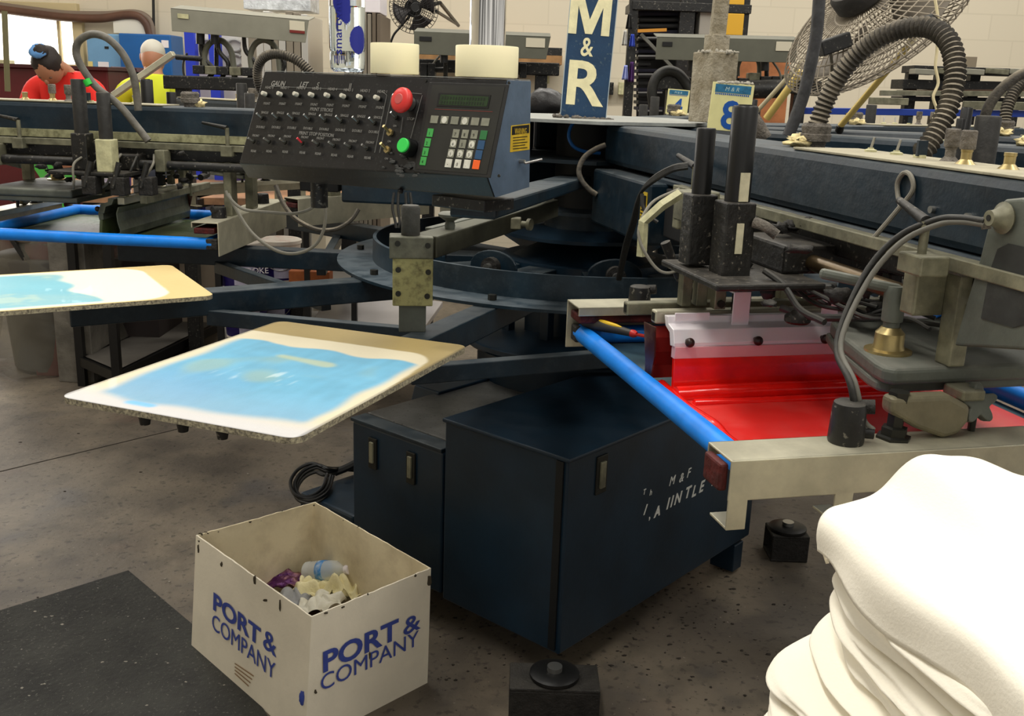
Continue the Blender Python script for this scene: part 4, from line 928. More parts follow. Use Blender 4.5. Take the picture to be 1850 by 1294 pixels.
MB().prism([_o + su * (_w * x) + sv * (_h * y) for x, y in ((0, 0), (0, 1), (.28, 1), (.5, .36), (.72, 1), (1, 1), (1, 0), (.8, 0), (.8, .66), (.585, .02), (.415, .02), (.2, .66), (.2, 0))], -Y * .0014).build('lettering', lettercream, sg, bev=.0005)
fit('&', (1048, 101), (1071, 101), 34, po, sn, su, sv, lettercream, sg, bold=.012)
fit('R', (1022, 188), (1090, 188), 81, po, sn, su, sv, lettercream, sg, bold=.022)
random.seed(8); m = MB()
for k in range(60):
    a = random.uniform(-.10, .10); m.ell(so + su * a - Y * (.012 + random.random() * .02) + Z * .002, (random.uniform(.004, .012), .006, random.uniform(.002, .008)), 8, 5, warp=.6, seed=k)
m.build('lint_pile', fluff, sg, smooth='all')
pc = pz(1281, 222, 1.507); pc = V((.615, 3.33, 1.507))
ps = thing('dusty_post', (pc.x, pc.y, 1.507), 'pale dust-covered square post in a boxy housing, rising behind the number 8 card', 'post')
dustw = mat('dust_caked_paint', (168, 160, 142), .9, col2=(132, 122, 100), scale=16, bump=.7, bscale=80)
aa = (V((.86, .5, 0)), V((-.5, .86, 0)), Z)
MB().box(pc + Z * .113, (.052, .05, .108), aa).build('housing', dustw, ps, bev=.003)
MB().box(pc + Z * .245, (.030, .028, .03), aa).build('collar', dustw, ps, bev=.003)
MB().bar(pc + Z * .27, pc + V((.012, 0, .75)), .046, .046, Y).build('tube', dustw, ps, bev=.003)
m = MB()
for k in range(50):
    m.ell(pc + V((random.uniform(-.05, .06), random.uniform(-.05, .03), .222)), (random.uniform(.003, .009), .005, random.uniform(.003, .01)), 8, 5, warp=.8, seed=k)
m.build('lint_pile', mat('pale_lint', (186, 180, 166), .95, bump=.8, bscale=150), ps, smooth='all')
def numcard(pxs, Yd, zb, ch, label, w):
    c = py(*pxs, Yd); c.z = zb
    r = thing('number_card', c.to_tuple(), label, 'number card', 'station number cards')
    h = w * 1.12; t = math.radians(3); u = V((math.cos(t), 0, -math.sin(t))); v = V((math.sin(t), 0, math.cos(t)))
    MB().box(c + v * h / 2, (w / 2, .003, h / 2), (u, Y, v)).build('card', card, r, bev=.001)
    MB().box(c + v * (h * .88) - Y * .0034, (w * .43, .0005, h * .085), (u, Y, v)).build('header_band', mat('blue_header', (44, 112, 150), .5, var=.3, scale=60), r)
    text('M & R', c + v * (h * .835) - u * (w * .2) - Y * .0042, u, v, h * .12, mat('pale_print', (180, 204, 200), .6), 'header_lettering', r, ext=.0002, shear=.2)
    for k in range(18): MB().box(c + v * (h * .765) + u * (w * (-.40 + .046 * k)) - Y * .0034, (w * .014, .0004, h * .018), (u, Y, v)).build('header_print', lblue, r)
    text(ch, c + v * (h * .06) - u * (w * .21) - Y * .0036, u, v, h * .82, lblue, 'numeral', r, ext=.0004, bold=.0025)
    return r
nc = numcard((1314, 236), 3.04, 1.496, '8', 'cream card numbered 8 behind the black cylinders', .122)
m = MB()
for k in range(26): m.ell(V((nc.location.x + .007 + random.uniform(-.055, .055), nc.location.y, 1.496 + .1375)), (random.uniform(.004, .009), .004, random.uniform(.003, .007)), 8, 5, warp=.8, seed=k)
m.build('lint_pile', mat('pale_lint', (186, 180, 166), .95), nc, smooth='all')
numcard((1222, 198), 5.12, 1.496, '4', 'small far cream card numbered 4, left of the dusty post', .108)
mt = MB().ell(py(985, 186, 4.4) , (.085, .07, .06), warp=.25, seed=4)
tag(mt.build('black_bag', mat('black_bag_plastic', (34, 32, 32), .4, bump=.3), smooth='all'), 'dark rounded bag behind the right end of the control box', 'bag')
# blue and grey air lines by the hub
tag(MB().tube([pr(x, y, 3.35) for x, y in ((1040, 216), (1030, 232), (1028, 250), (1038, 266), (1058, 274), (1085, 277))], .006, 8).build('blue_air_line', mat('blue_hose', (40, 110, 190), .4), smooth=True), 'thin bright blue air line curling below the lettered sign', 'hose')
tag(MB().tube([pr(x, y, 3.15) for x, y in ((1094, 262), (1075, 270), (1056, 284), (1046, 305), (1050, 325), (1064, 342), (1078, 352))], .0085, 10).build('dusty_hose', rubber, smooth=True), 'short dusty grey hose looping off the root of the nearest beam', 'hose')
hb3 = thing('black_hose_bundle', pr(1165, 335, 2.4).to_tuple(), 'bundle of black hoses bending down beside the black cylinders', 'hose')
for k in range(3):
    ctube('hose', [(1242, 297 + 3 * k), (1215, 302 + 3 * k), (1180, 322 + 3 * k), (1156, 352), (1142 + k * 3, 400), (1128 + k * 3, 445), (1116 + k * 2, 505)], [2.25, 2.25, 2.3, 2.4, 2.5, 2.6, 2.7], .005, hose_b, hb3)
ctube('hose', [(1160, 350), (1162, 375), (1175, 392), (1188, 402)], 2.35, .0045, hose_b, hb3)
# ============================================================= REGISTRATION STAND ON THE ARM
rb = V((-.257, 2.479, .995)); rg = thing('registration_gauge', rb.to_tuple(), 'cream and grey clamp post with a long bar, standing on the carousel arm', 'registration gauge')
ra = Frame(-22.3); rax = (ra.n, ra.e, Z)
rax = (V((1, .12, 0)).normalized(), V((.12, -1, 0)).normalized(), Z)
def rbx(name, m_, c, h, bev=.003): return MB().box(rb + rax[0] * c[0] + rax[1] * c[1] + Z * c[2], h, rax).build(name, m_, rg, bev=bev)
rbx('foot_block', gray, (0, 0, .035), (.034, .024, .037))
cp_ = rbx('cream_plate', mat('chipped_cream_paint', (176, 172, 118), .6, col2=(96, 90, 60), scale=45, thr=.62, bump=.2), (0, .004, .13), (.050, .03, .062))
tp_ = rbx('top_block', mat('worn_grey_block', (106, 106, 92), .5, .3, var=.25, scale=30, bump=.2), (-.004, .004, .215), (.054, .036, .027))
for (u, z) in ((-.038, .226), (.036, .222), (-.036, .16), (.038, .155), (-.036, .10), (.036, .094)):
    c = rb + rax[0] * u + rax[1] * (.040 if z > .2 else .034) + Z * z; MB().cyl(c, c + rax[1] * .004, .007, n=12).build('bolt', bolt, tp_ if z > .2 else cp_)
MB().lathe(rb + Z * .24 - rax[0] * .006, [(.022, 0), (.0235, .004), (.0235, .07), (.02, .076)], 28).build('cylinder_grip', mat('dusty_grip', (62, 62, 58), .7, dust=.3, bump=.3), rg, smooth=True)
q1 = rb + V((.03, .0, .215)); q2 = V((.10, 3.2, 1.235))
br_ = MB().bar(q1, q2, .07, .055, Z).build('square_bar', mat('dull_olive_metal', (78, 78, 66), .5, .3, var=.25, scale=14, dust=.5, dustcol=(120, 120, 108)), rg, bev=.004)
MB().bar(q1 + Z * .029 + V((.0, .10, 0)), q2 + Z * .029, .022, .008, Z).build('raised_strip', gray, br_, bev=.002)
MB().lathe(rb + V((.085, .10, .245)), [(.012, 0), (.014, .01), (.011, .022), (.03, .034), (.031, .04), (.024, .045)], 24).build('mushroom_knob', gray, rg, smooth=True)
c = q1 + (q2 - q1) * .55 + V((.04, 0, 0)); kn = MB().box(c, (.02, .018, .016)).build('side_block', alud, rg, bev=.003)
MB().lathe(c + V((.02, -.01, 0)), [(.008, 0), (.008, .02), (.017, .022), (.017, .032)], 16, axis=(1, -.5, 0)).build('thumb_screw', alud, kn, smooth=True)
# ============================================================= WASTE CARTON
cA, cD, cCc, cB = V((-.903, 2.579, 0)), V((-.481, 2.144, 0)), V((-.203, 2.436, 0)), V((-.625, 2.871, 0))
tA, tD, tC, tB = V((-.880, 2.582, .350)), V((-.462, 2.161, .350)), V((-.184, 2.426, .348)), V((-.588, 2.841, .352))
_n = ((cCc - cD).cross(tD - cD)).normalized(); tC = tC - _n * (tC - cD).dot(_n)
_n = ((cD - cA).cross(tD - cD)).normalized(); tA = tA - _n * (tA - cD).dot(_n)
cart = thing('carton', (cA + cC if False else (cA + cCc) / 2).to_tuple(), 'open white cardboard carton with blue lettering, used for rubbish, on the floor', 'carton')
cardm = mat('white_carton_board', (240, 231, 210), .8, var=.05, scale=6, bump=.08, bscale=60)
cardi = mat('stained_carton_inside', (240, 228, 196), .8, col2=(206, 192, 160), scale=7, thr=.56, bump=.1)
def wall(a, b, ta, tb_, inn, name, m_, parent, n=26):
    nrm = (b - a).cross(Z).normalized()
    if nrm.dot(inn - a) < 0: nrm = -nrm
    m = MB()
    def fn(i, j, off=0, s=1):
        lo = a.lerp(b, i); hi = ta.lerp(tb_, i); p = lo.lerp(hi, j)
        e = 4 * i * (1 - i) * (4 * j * (1 - j) * .5 + j * .5)
        rag = (pn(V((i * 13, j, 3))) * .0022) if j > .99 else 0
        return p + nrm * (off - .0015 * e * s * pn(V((a.x * 9, i * 2, j * 2)))) + Z * rag
    m.grid(lambda i, j: fn(i, j), n, 10); m.grid(lambda i, j: fn(i, j, .004), n, 10)
    w = n + 1; k = w * 11; top = [(10 * w + i, 10 * w + i + 1, k + 10 * w + i + 1, k + 10 * w + i) for i in range(n)]
    m.f += top + [(j * w, (j + 1) * w, k + (j + 1) * w, k + j * w) for j in range(10)] + [(j * w + n, (j + 1) * w + n, k + (j + 1) * w + n, k + j * w + n) for j in range(10)] + [(i, i + 1, k + i + 1, k + i) for i in range(n)]
    return m.build(name, m_, parent)
ctr = (cA + cCc) / 2
for a, b, ta, tb2 in ((cA, cD, tA, tD), (cD, cCc, tD, tC), (cCc, cB, tC, tB), (cB, cA, tB, tA)):
    wall(a, b, ta, tb2, ctr, 'side_panel', cardm if a in (cA, cD) else cardi, cart)
MB().prism([p + Z * .001 for p in (cA.lerp(ctr, .02), cD.lerp(ctr, .02), cCc.lerp(ctr, .02), cB.lerp(ctr, .02))], Z * .003).build('bottom_panel', cardm, cart)
cl = mat('royal_blue_print', (62, 78, 160), .6, var=.08, scale=30); cl2 = mat('dark_blue_print_shadow', (44, 54, 112), .6, var=.08, scale=30)
uL = (cD - cA).normalized(); nL = ((cD - cA).cross(tD - cD)).normalized(); vL = (nL.cross(uL)).normalized(); vL = vL if vL.z > 0 else -vL
uR = (cCc - cD).normalized(); nR = ((cCc - cD).cross(tD - cD)).normalized(); vR = nR.cross(uR).normalized(); vR = vR if vR.z > 0 else -vR
nL = nL if nL.dot(CP - cA) > 0 else -nL; nR = nR if nR.dot(CP - cD) > 0 else -nR
oL = cA + nL * .0025; oR = cD + nR * .0025
for (w_s, a, b, cap_, bo) in (('PORT', (385, 1102), (470, 1160), 33, .028), ('&', (475, 1170), (499, 1187), 36, .012), ('COMPANY', (383, 1136), (497, 1221), 29, .0)):
    fit(w_s, a, b, cap_, oL, nL, uL, vL, cl, cart, bold=bo, depth=.0006)
for (w_s, a, b, cap_, bo) in (('PORT', (584, 1217), (720, 1162), 39, .028), ('&', (729, 1150), (760, 1137), 30, .012), ('COMPANY', (580, 1250), (756, 1177), 29, .0)):
    fit(w_s, a, b, cap_, oR, nR, uR, vR, cl, cart, bold=bo, depth=.0006)
for k in range(4): MB().bar(pp(424, 1199 + 6 * k, oL, nL), pp(458 - 3 * k, 1222 + 6 * k, oL, nL), .003, .0006, nL).build('small_print', mat('brown_print', (150, 120, 84), .7), cart)
MB().ell(pp(546, 1262, oL, nL), (.008, .004, .02), warp=.3).build('blue_smear', cl, cart, smooth='all')
iw = (tA - tB).normalized(); io = cB.lerp(ctr, .02); 
inn_n = ((cA - cB).cross(Z)).normalized(); inn_n = inn_n if inn_n.dot(CP - cB) > 0 else -inn_n
io = cB + inn_n * .0085
MB().bar(pp(428, 1016, io, inn_n), pp(508, 990, io, inn_n), .004, .0006, inn_n).build('small_print', cl, cart)
MB().bar(pp(508, 986, io, inn_n), pp(534, 981, io, inn_n), .0012, .0006, inn_n).build('small_print', cl, cart)
random.seed(3); stn = mat('dark_carton_stain', (70, 62, 48), .9)
for k in range(16):
    f_ = random.random(); side = random.choice((0, 1, 2, 3)); pa, pb_ = ((tA, tD), (tD, tC), (tC, tB), (tB, tA))[side]; p_ = pa.lerp(pb_, f_)
    MB().ell(p_ + Z * random.uniform(-.012, .001), (random.uniform(.002, .007), random.uniform(.002, .006), random.uniform(.002, .005)), 8, 5, warp=.9, seed=k).build('dark_stain', stn, cart, smooth='all')
for x, y, w_, h_ in ((358, 992, 4, 10), (400, 1020, 5, 6), (506, 1095, 3, 14), (480, 1085, 8, 3), (460, 1048, 6, 10)):
    q_ = pp(x, y, oL, nL); MB().ell(q_, (.0015 * w_ / 2, .001, .0012 * h_), 8, 5, warp=.9, seed=x).build('dark_stain', stn, cart, smooth='all')
for x, y, w_, h_ in ((570, 1250, 5, 5), (775, 1050, 9, 12), (668, 1185, 3, 10)):
    q_ = pp(x, y, oR, nR); MB().ell(q_, (.0015 * w_ / 2, .001, .0012 * h_), 8, 5, warp=.9, seed=x).build('dark_stain', stn, cart, smooth='all')
# contents
base_fill = MB(); random.seed(21)
for k in range(26):
    p = ctr + (cA - cB) * random.uniform(-.27, .27) + (cD - cA) * random.uniform(-.30, .30); base_fill.ell(V((p.x, p.y, random.uniform(.03, .07))), (random.uniform(.04, .07), random.uniform(.03, .06), random.uniform(.02, .045)), 14, 9, warp=.9, seed=k)
tag(base_fill.build('crumpled_rubbish', mat('brown_rubbish', (84, 58, 44), .8, var=.4, scale=12, bump=.5), smooth='all'), 'dark crumpled rubbish filling the bottom of the white carton', 'rubbish', kind='stuff')
pap = [mat('cream_tissue', (232, 222, 176), .85, bump=.5, bscale=40), mat('white_tissue', (226, 222, 206), .85, bump=.5, bscale=40), mat('grey_tissue', (150, 150, 150), .85, bump=.5)]
plabs = ['large pale yellow crumpled tissue at the right of the rubbish in the carton', 'white crumpled tissue nearest the front corner inside the carton', 'cream torn tissue in the middle of the carton', 'grey crumpled tissue at the left of the rubbish in the carton', 'cream twisted tissue below the small bottle in the carton', 'smallest white tissue scrap by the front corner of the carton', 'pale tissue lump under the other tissues in the carton']
for k, (x, y, s, mi) in enumerate(((612, 1075, .042, 0), (588, 1098, .032, 1), (556, 1075, .034, 0), (536, 1088, .03, 2), (575, 1066, .032, 0), (562, 1104, .024, 1), (598, 1060, .028, 0))):
    m = MB(); c = pz(x, y, .12)
    def fn(i, j, c=c, s=s, k=k):
        u, v = (i - .5) * 3.2 * s, (j - .5) * 2.6 * s; q = V((u * 26, v * 26, k * 5))
        return c + V((u + .5 * s * pn(q + X * 9), v + .5 * s * pn(q + Y * 9), s * .85 * abs(pn(q * 1.1)) * 2 + s * .9 * math.exp(-(u * u + v * v) / (s * s))))
    m.grid(fn, 26, 26); o = m.build('crumpled_tissue', pap[mi], smooth='all', solid=.0015); tag(o, plabs[k], 'tissue', 'crumpled tissues in the carton')
c = pz(523, 1062, .12); m = MB().grid(lambda i, j: c + V(((i - .5) * .16, (j - .5) * .09, .03 * math.sin(i * 3.1) + .018 * pn(V((i * 6, j * 6, 2))))), 26, 18)
w_ = tag(m.build('snack_wrapper', mat('purple_foil', (78, 26, 84), .3, .4, col2=(150, 110, 70), scale=14, thr=.58, bump=.6, bscale=50), smooth='all', solid=.0012), 'purple and gold snack wrapper in the carton', 'wrapper')
lb_ = pz(553, 1033, .15); lb2 = pz(622, 1030, .19); ax_ = (lb2 - lb_).normalized()
sb_ = thing('small_bottle', lb_.to_tuple(), 'small empty clear plastic bottle with a blue label lying in the carton', 'bottle')
MB().lathe(lb_, [(.018, 0), (.03, .006), (.031, .02), (.029, .026), (.031, .032), (.031, .10), (.028, .118), (.016, .135), (.0125, .14), (.0125, .15)], 36, axis=ax_).build('bottle_body', mat('thin_clear_plastic', (236, 240, 240), .06, trans=.0, alpha=.45, bump=.2, bscale=30), sb_, smooth=True)
MB().lathe(lb_ + ax_ * .055, [(.0315, 0), (.032, .001), (.032, .024), (.0315, .025)], 36, axis=ax_).build('label_band', mat('blue_bottle_label', (60, 132, 200), .5, col2=(200, 214, 224), scale=40, thr=.6), sb_, smooth=True)
MB().lathe(lb_ + ax_ * .15, [(.014, 0), (.0145, .001), (.0145, .012), (.013, .0135)], 24, axis=ax_).build('bottle_cap', white_alu, sb_, smooth=True)
# cable coil on the outrigger
cc = pz(575, 862, .26)
cco = thing('cable_coil', (cc.x, cc.y, .24), 'coil of black power cable draped over the low end of the press base', 'cable')
random.seed(6)
for k in range(6):
    ox, oy = random.uniform(-9, 9), random.uniform(-8, 8); q_ = random.uniform(.75, 1.1)
    pts_ = [(640, 840 + k * 2), (612, 850 + oy * .4)] + [(562 + ox + 34 * q_ * math.cos(t), 876 + oy + 30 * q_ * math.sin(t) + 8 * math.cos(t) * -1) for t in (-.6, -1.4, -2.2, -3.0, -3.9, -4.7, -5.5, -6.4)]
    ctube('cable', pts_, [3.55, 3.50] + [3.45, 3.45, 3.42, 3.36, 3.30, 3.30, 3.34, 3.42], .0062, blk2 if k % 2 else hose_b, cco)
ctube('cable_boot', [(645, 836), (625, 846), (605, 854)], 3.5, .014, blk2, cco)
tag(MB().tube([P(-.93 + .035 * math.cos(t * .5) * (1 - t / 80), .2 + .0, .48 + .035 * math.sin(t * .5) * (1 - t / 80)) + cy_ * (.004 * t) for t in range(50)], .003, 6, sub=2).build('coil_spring', steel, smooth=True), 'small wire spiral beside the low cabinet, under the blue pallet', 'spring') if False else None
# ============================================================= SHIRT STACK
tbl = thing('packing_table', (.72, .78, 0), 'plain table under the pile of white shirts, just below the photo frame', 'table')
MB().box((.72, .78, .735), (.45, .40, .015)).build('table_top', woodm, tbl, bev=.003)
for a in (-1, 1):
    for b in (-1, 1): MB().box((.72 + a * .42, .78 + b * .37, .36), (.02, .02, .36)).build('leg', blk, tbl)
SH = [(0, 'white t-shirt lying open on top of the pile, its side drooping over the left'), (1, 'second white shirt of the pile, bulging just under the top one'),
      (2, 'third white shirt from the top of the pile'), (3, 'fourth white shirt from the top of the pile'), (4, 'fifth white shirt from the top of the pile'), (5, 'sixth white shirt from the top of the pile'),
      (6, 'seventh white shirt from the top of the pile'), (7, 'eighth white shirt, its pointed corner sticking out left from the pile'), (8, 'ninth white shirt, directly below the one with the pointed corner')]
def shirt(k, cx, cy, hx, hy, zc, th, rot, label, seed, n=(120, 40), lump=1.0, point=0.0):
    ca_, sa_ = math.cos(rot), math.sin(rot); m = MB()
    def fn(i, j):
        a = 2 * math.pi * i; t = math.pi * j
        ex = lambda v, p: math.copysign(abs(v) ** p, v)
        r = ex(math.sin(t), .40); x = ex(math.cos(a), .42) * r; y = ex(math.sin(a), .42) * r
        z = ex(math.cos(t), .8)
        flap = 0
        if x < 0 and y > 0 and point: q = (min(-x, 1) * min(y, 1)) ** 3 * point; flap = q
        wx, wy = x * hx * (1 + flap), y * hy * (1 - flap * .5)
        edge = max(abs(x), abs(y)) ** 3
        w2 = wy + .35 * z * th
        wx += edge * lump * (.015 * pn(V((w2 * 6, seed * 4.1, z * .6))) + .007 * pn(V((w2 * 17, seed * 2.1, z * 1.5))) + .0035 * math.sin(z * 7 + 3 * pn(V((w2 * 5, seed, 0)))) )
        wy += edge * lump * .012 * pn(V((wx * 9, seed * 7.3, z)))
        zz = zc + z * th * (1 + .5 * pn(V((wx * 6 + seed * 3, wy * 5, seed)))) + lump * (.009 * pn(V((wx * 7 + 1, wy * 4, seed * .3))) + .004 * pn(V((wx * 24 + seed, wy * 7, seed + z))))
        zz -= .035 * max(0, -x - .6) ** 1.5 * (1 + .6 * pn(V((wy * 6, seed * 3.3, 1)))) + flap * .05
        return V((cx + wx * ca_ - wy * sa_, cy + wx * sa_ + wy * ca_, zz))
    m.grid(fn, n[0], n[1])
    o = m.build('folded_shirt', white, smooth='all')
    tag(o, label, 'shirt', 'pile of white t-shirts'); return o
random.seed(31); z = 1.150; nS = 15
outs = (0, .004, .010, .004, .012, .010, .030, .052, .064, .066, .070, .072, .072, .072, .072, .072)
for k in range(1, nS + 1):
    lab = SH[k][1] if k < len(SH) else 'white shirt low in the pile, below the frame'
    out = outs[k]
    shirt(k, .680 - out * .6, .80, .285 + out * .5, .315, z, .0145, math.radians(14 + random.uniform(-3, 3)), lab, k, lump=1.0, point=.26 if k == 7 else .02)
    z -= .0245
def topfn(i, j):
    u = i; v = j
    d = u - .14
    x = .405 + .60 * max(0, d); y = .47 + .665 * v
    crest = .012 + .048 * math.exp(-((u - .40) / .13) ** 2) * math.exp(-((v - .90) / .16) ** 2) + .022 * math.exp(-((u - .30 - .10 * (1 - v)) / .055) ** 2) * (.4 + .6 * v)
    zz = 1.163 + crest + .010 * pn(V((x * 5, y * 3.0, 2))) + .010 * math.exp(-((u - .62 + .25 * (1 - v)) / .05) ** 2) + .003 * pn(V((x * 22, y * 7, 5)))
    if d < 0:
        t = -d / .14; R_ = .022 + .012 * pn(V((v * 5, 1, 1)))
        a = min(t * 1.4, 1) * math.pi * .5
        x -= R_ * math.sin(a) + .012 * pn(V((v * 7, t, 5))) * t; zz -= R_ * (1 - math.cos(a)) + max(0, t - .6) * .10 * (1.1 - .5 * v + .5 * pn(V((v * 4, 3, 3))))
    b = max(0, v - .90) / .10
    zz -= .05 * b * b; x += .055 * b * max(0, 1 - u / .45)
    y -= .10 * max(0, .35 - u) * max(0, v - .5)
    rx, ry = x - .68, y - .80; c_, s_ = math.cos(math.radians(14)), math.sin(math.radians(14))
    return V((.68 + rx * c_ - ry * s_, .80 + rx * s_ + ry * c_, zz))
m = MB().grid(topfn, 110, 110); o = m.build('folded_shirt', white, smooth='all', solid=.004); tag(o, SH[0][1], 'shirt', 'pile of white t-shirts')
# ============================================================= PEOPLE
def skin_fig(name, joints, edges, m_, parent, root=0, sub=2):
    me = bpy.data.meshes.new(name); I = WM[parent.name].inverted() if parent else Matrix.Identity(4)
    me.from_pydata([I @ V(j[:3]) for j in joints], edges, []); me.materials.append(m_)
    o = bpy.data.objects.new(name, me); COL.objects.link(o)
    if parent: o.parent = parent; WM[o.name] = WM[parent.name]
    b = bmesh.new(); b.from_mesh(me); b.verts.ensure_lookup_table(); ly = b.verts.layers.skin.verify()
    for i, j in enumerate(joints):
        b.verts[i][ly].radius = (j[3], j[4] if len(j) > 4 else j[3]); b.verts[i][ly].use_root = (i == root)
    b.to_mesh(me); b.free()
    md = o.modifiers.new('skin', 'SKIN'); md.use_smooth_shade = True
    md = o.modifiers.new('sub', 'SUBSURF'); md.levels = sub; md.render_levels = sub
    return o
skinm = mat('skin', (170, 120, 92), .55, var=.06, scale=10); hairm = mat('dark_hair', (34, 26, 22), .7, bump=.4, bscale=200)
jean = mat('dark_jeans', (36, 40, 52), .8, bump=.1)
def person(pos, face, lean, shirtm, label, hat=None, headd=0, tilt=0, height=1.68, k=1.0):
    """face: heading in degrees (0 = towards the camera, -Y); lean: forward bend of the torso in degrees"""
    a = math.radians(face); f = V((math.sin(a), -math.cos(a), 0)); r = V((math.cos(a), math.sin(a), 0)) * -1
    p = thing('person', pos, label, 'person'); B = V(pos)
    L = math.radians(lean); tdir = (Z * math.cos(L) + f * math.sin(L))
    s = height / 1.7
    hip = B + Z * .92 * s; chest = hip + tdir * .36 * s; neck = hip + tdir * .54 * s; hd = neck + (Z * math.cos(L * 1.25) + f * math.sin(L * 1.25)) * .145 * s + f * (.02 + headd) - Z * headd * .55
    J = []; E = []
    def add(v, rad, par=None, rb_=None):
        J.append((v.x, v.y, v.z, rad, rb_ or rad)); i = len(J) - 1
        if par is not None: E.append((par, i))
        return i
    h0 = add(hip, .13 * s, None, .10 * s); w = add(hip + tdir * .16 * s, .125 * s, h0, .095 * s); c = add(chest, .14 * s, w, .105 * s); n = add(neck - tdir * .04, .05 * s, c)
    nk = add(neck + tdir * .05 * s, .05 * s, n); add(hd, .075 * s, nk)
    hands = []
    for sd in (-1, 1):
        sh = neck - tdir * .07 * s + r * (sd * .185 * s); i = add(sh, .062 * s, c if False else n)
        el = sh - Z * .26 * s + f * .08 * s + r * (sd * .05); i2 = add(el, .043 * s, i); wr = el + f * .22 * s - Z * .04 * s - r * (sd * .06); i3 = add(wr, .028 * s, i2); pm = wr + f * .07 * s; i4 = add(pm, .03 * s, i3, .018 * s)
        for q in range(4):
            b0 = pm + f * .03 + r * ((q - 1.5) * .019); i5 = add(b0, .0085, i4); i6 = add(b0 + f * (.035 - .004 * abs(q - 1.5)) - Z * .012, .008, i5); add(b0 + f * .055 - Z * .035, .007, i6)
        th_ = add(wr + f * .03 - r * (sd * .035), .010, i4); add(wr + f * .07 - r * (sd * .055), .009, th_)
        hp = B + Z * .88 * s + r * (sd * .09 * s); i = add(hp, .088 * s, h0); kn = B + Z * .48 * s + r * (sd * .10 * s) + f * .02; i2 = add(kn, .056 * s, i); an = B + Z * .09 * s + r * (sd * .10 * s); i3 = add(an, .038 * s, i2)
        add(B + Z * .045 + r * (sd * .105 * s) + f * .13, .035, i3, .03)
    body = skin_fig('body', J, E, skinm, p)
    # clothing
    J2 = []; E2 = []
    def add2(v, ra, par=None, rb_=None):
        J2.append((v.x, v.y, v.z, ra, rb_ or ra)); i = len(J2) - 1
        if par is not None: E2.append((par, i))
        return i
    a0_ = add2(hip - Z * .02, .15 * s, None, .12 * s); a1 = add2(hip + tdir * .16 * s, .145 * s, a0_, .115 * s); a2 = add2(chest, .165 * s, a1, .125 * s); a3 = add2(neck - tdir * .03, .095 * s, a2); add2(neck + tdir * .035, .062 * s, a3)
    for sd in (-1, 1):
        sh = neck - tdir * .07 * s + r * (sd * .185 * s); i = add2(sh, .078 * s, a3); el = sh - Z * .20 * s + f * .06 * s + r * (sd * .05); add2(el, .062 * s, i)
    skin_fig('t_shirt', J2, E2, shirtm, p)
    J2 = []; E2 = []; h_ = add2(hip + Z * .0, .145 * s, None, .115 * s)
    for sd in (-1, 1):
        i = add2(B + Z * .84 * s + r * (sd * .09 * s), .10 * s, h_); i2 = add2(B + Z * .48 * s + r * (sd * .10 * s) + f * .02, .07 * s, i); add2(B + Z * .10 * s + r * (sd * .10 * s), .055 * s, i2)
    skin_fig('trousers', J2, E2, jean, p)
    for sd in (-1, 1): MB().ell(B + r * (sd * .105 * s) + f * .06 + Z * .045, (.05, .14, .045), ax=(r, f, Z)).build('shoe', blk2, p, smooth='all')
    # head
    ta = (Z * math.cos(L * 1.1 + tilt) + f * math.sin(L * 1.1 + tilt)).normalized(); fa = (f - ta * f.dot(ta)).normalized(); ra_ = fa.cross(ta)
    hax = (ra_, fa, ta)
    MB().ell(hd, (.075 * s, .095 * s, .115 * s), 24, 16, ax=hax).build('head', skinm, p, smooth='all')
    MB().ell(hd + fa * .096 * s - ta * .01 * s, (.012, .016, .022), ax=hax).build('nose', skinm, p, smooth='all')
    MB().ell(hd + fa * .086 * s - ta * .052 * s, (.026, .01, .008), ax=hax).build('mouth', mat('lips', (150, 84, 74), .5), p, smooth='all')
    for sd in (-1, 1):
        MB().ell(hd + fa * .084 * s + ra_ * (sd * .031) + ta * .018, (.012, .008, .007), ax=hax).build('eye', mat('closed_eyelid', (96, 64, 50), .5), p, smooth='all')
        MB().ell(hd + ra_ * (sd * .077 * s), (.008, .018, .028), ax=hax).build('ear', skinm, p, smooth='all')
    return p, hd, hax, s
redm = mat('red_cotton', (226, 44, 36), .8, bump=.1); yelm = mat('safety_yellow_cotton', (206, 216, 44), .8, bump=.1)
pw = py(86, 128, 6.5)
p1_, hd1, hx1, s1 = person((pw.x, 6.85, 0), 2, 14, redm, 'person in a red t-shirt bending forward, dark hair tied with a blue band', height=1.84, headd=.15, tilt=.75)
MB().ell(hd1 + hx1[2] * .04 - hx1[1] * .012, (.086, .098, .09), 24, 14, ax=hx1, warp=.08).build('hair', hairm, p1_, smooth='all')
MB().ell(hd1 + hx1[2] * .135 - hx1[1] * .02, (.045, .045, .04), 16, 10, ax=hx1, warp=.2).build('hair_bun', hairm, p1_, smooth='all')
MB().ell(hd1 + hx1[2] * .145 - hx1[1] * .015 + hx1[0] * .01, (.05, .05, .024), 16, 10, ax=hx1, warp=.3).build('hair_band', mat('light_blue_cloth', (90, 140, 196), .8), p1_, smooth='all')
pw = py(272, 125, 7.2)
p2_, hd2, hx2, s2 = person((pw.x, 7.2, 0), 190, 8, yelm, 'person in a bright yellow t-shirt and pale grey cap, seen from behind', height=1.83)
MB().ell(hd2 + hx2[2] * .035, (.083, .102, .088), 24, 14, ax=hx2).build('cap', mat('pale_grey_cap', (196, 192, 178), .8), p2_, smooth='all')
MB().ell(hd2 + hx2[2] * .03 + hx2[1] * .12, (.06, .06, .008), ax=hx2).build('cap_peak', mat('pale_grey_cap', (196, 192, 178), .8), p2_, smooth='all')
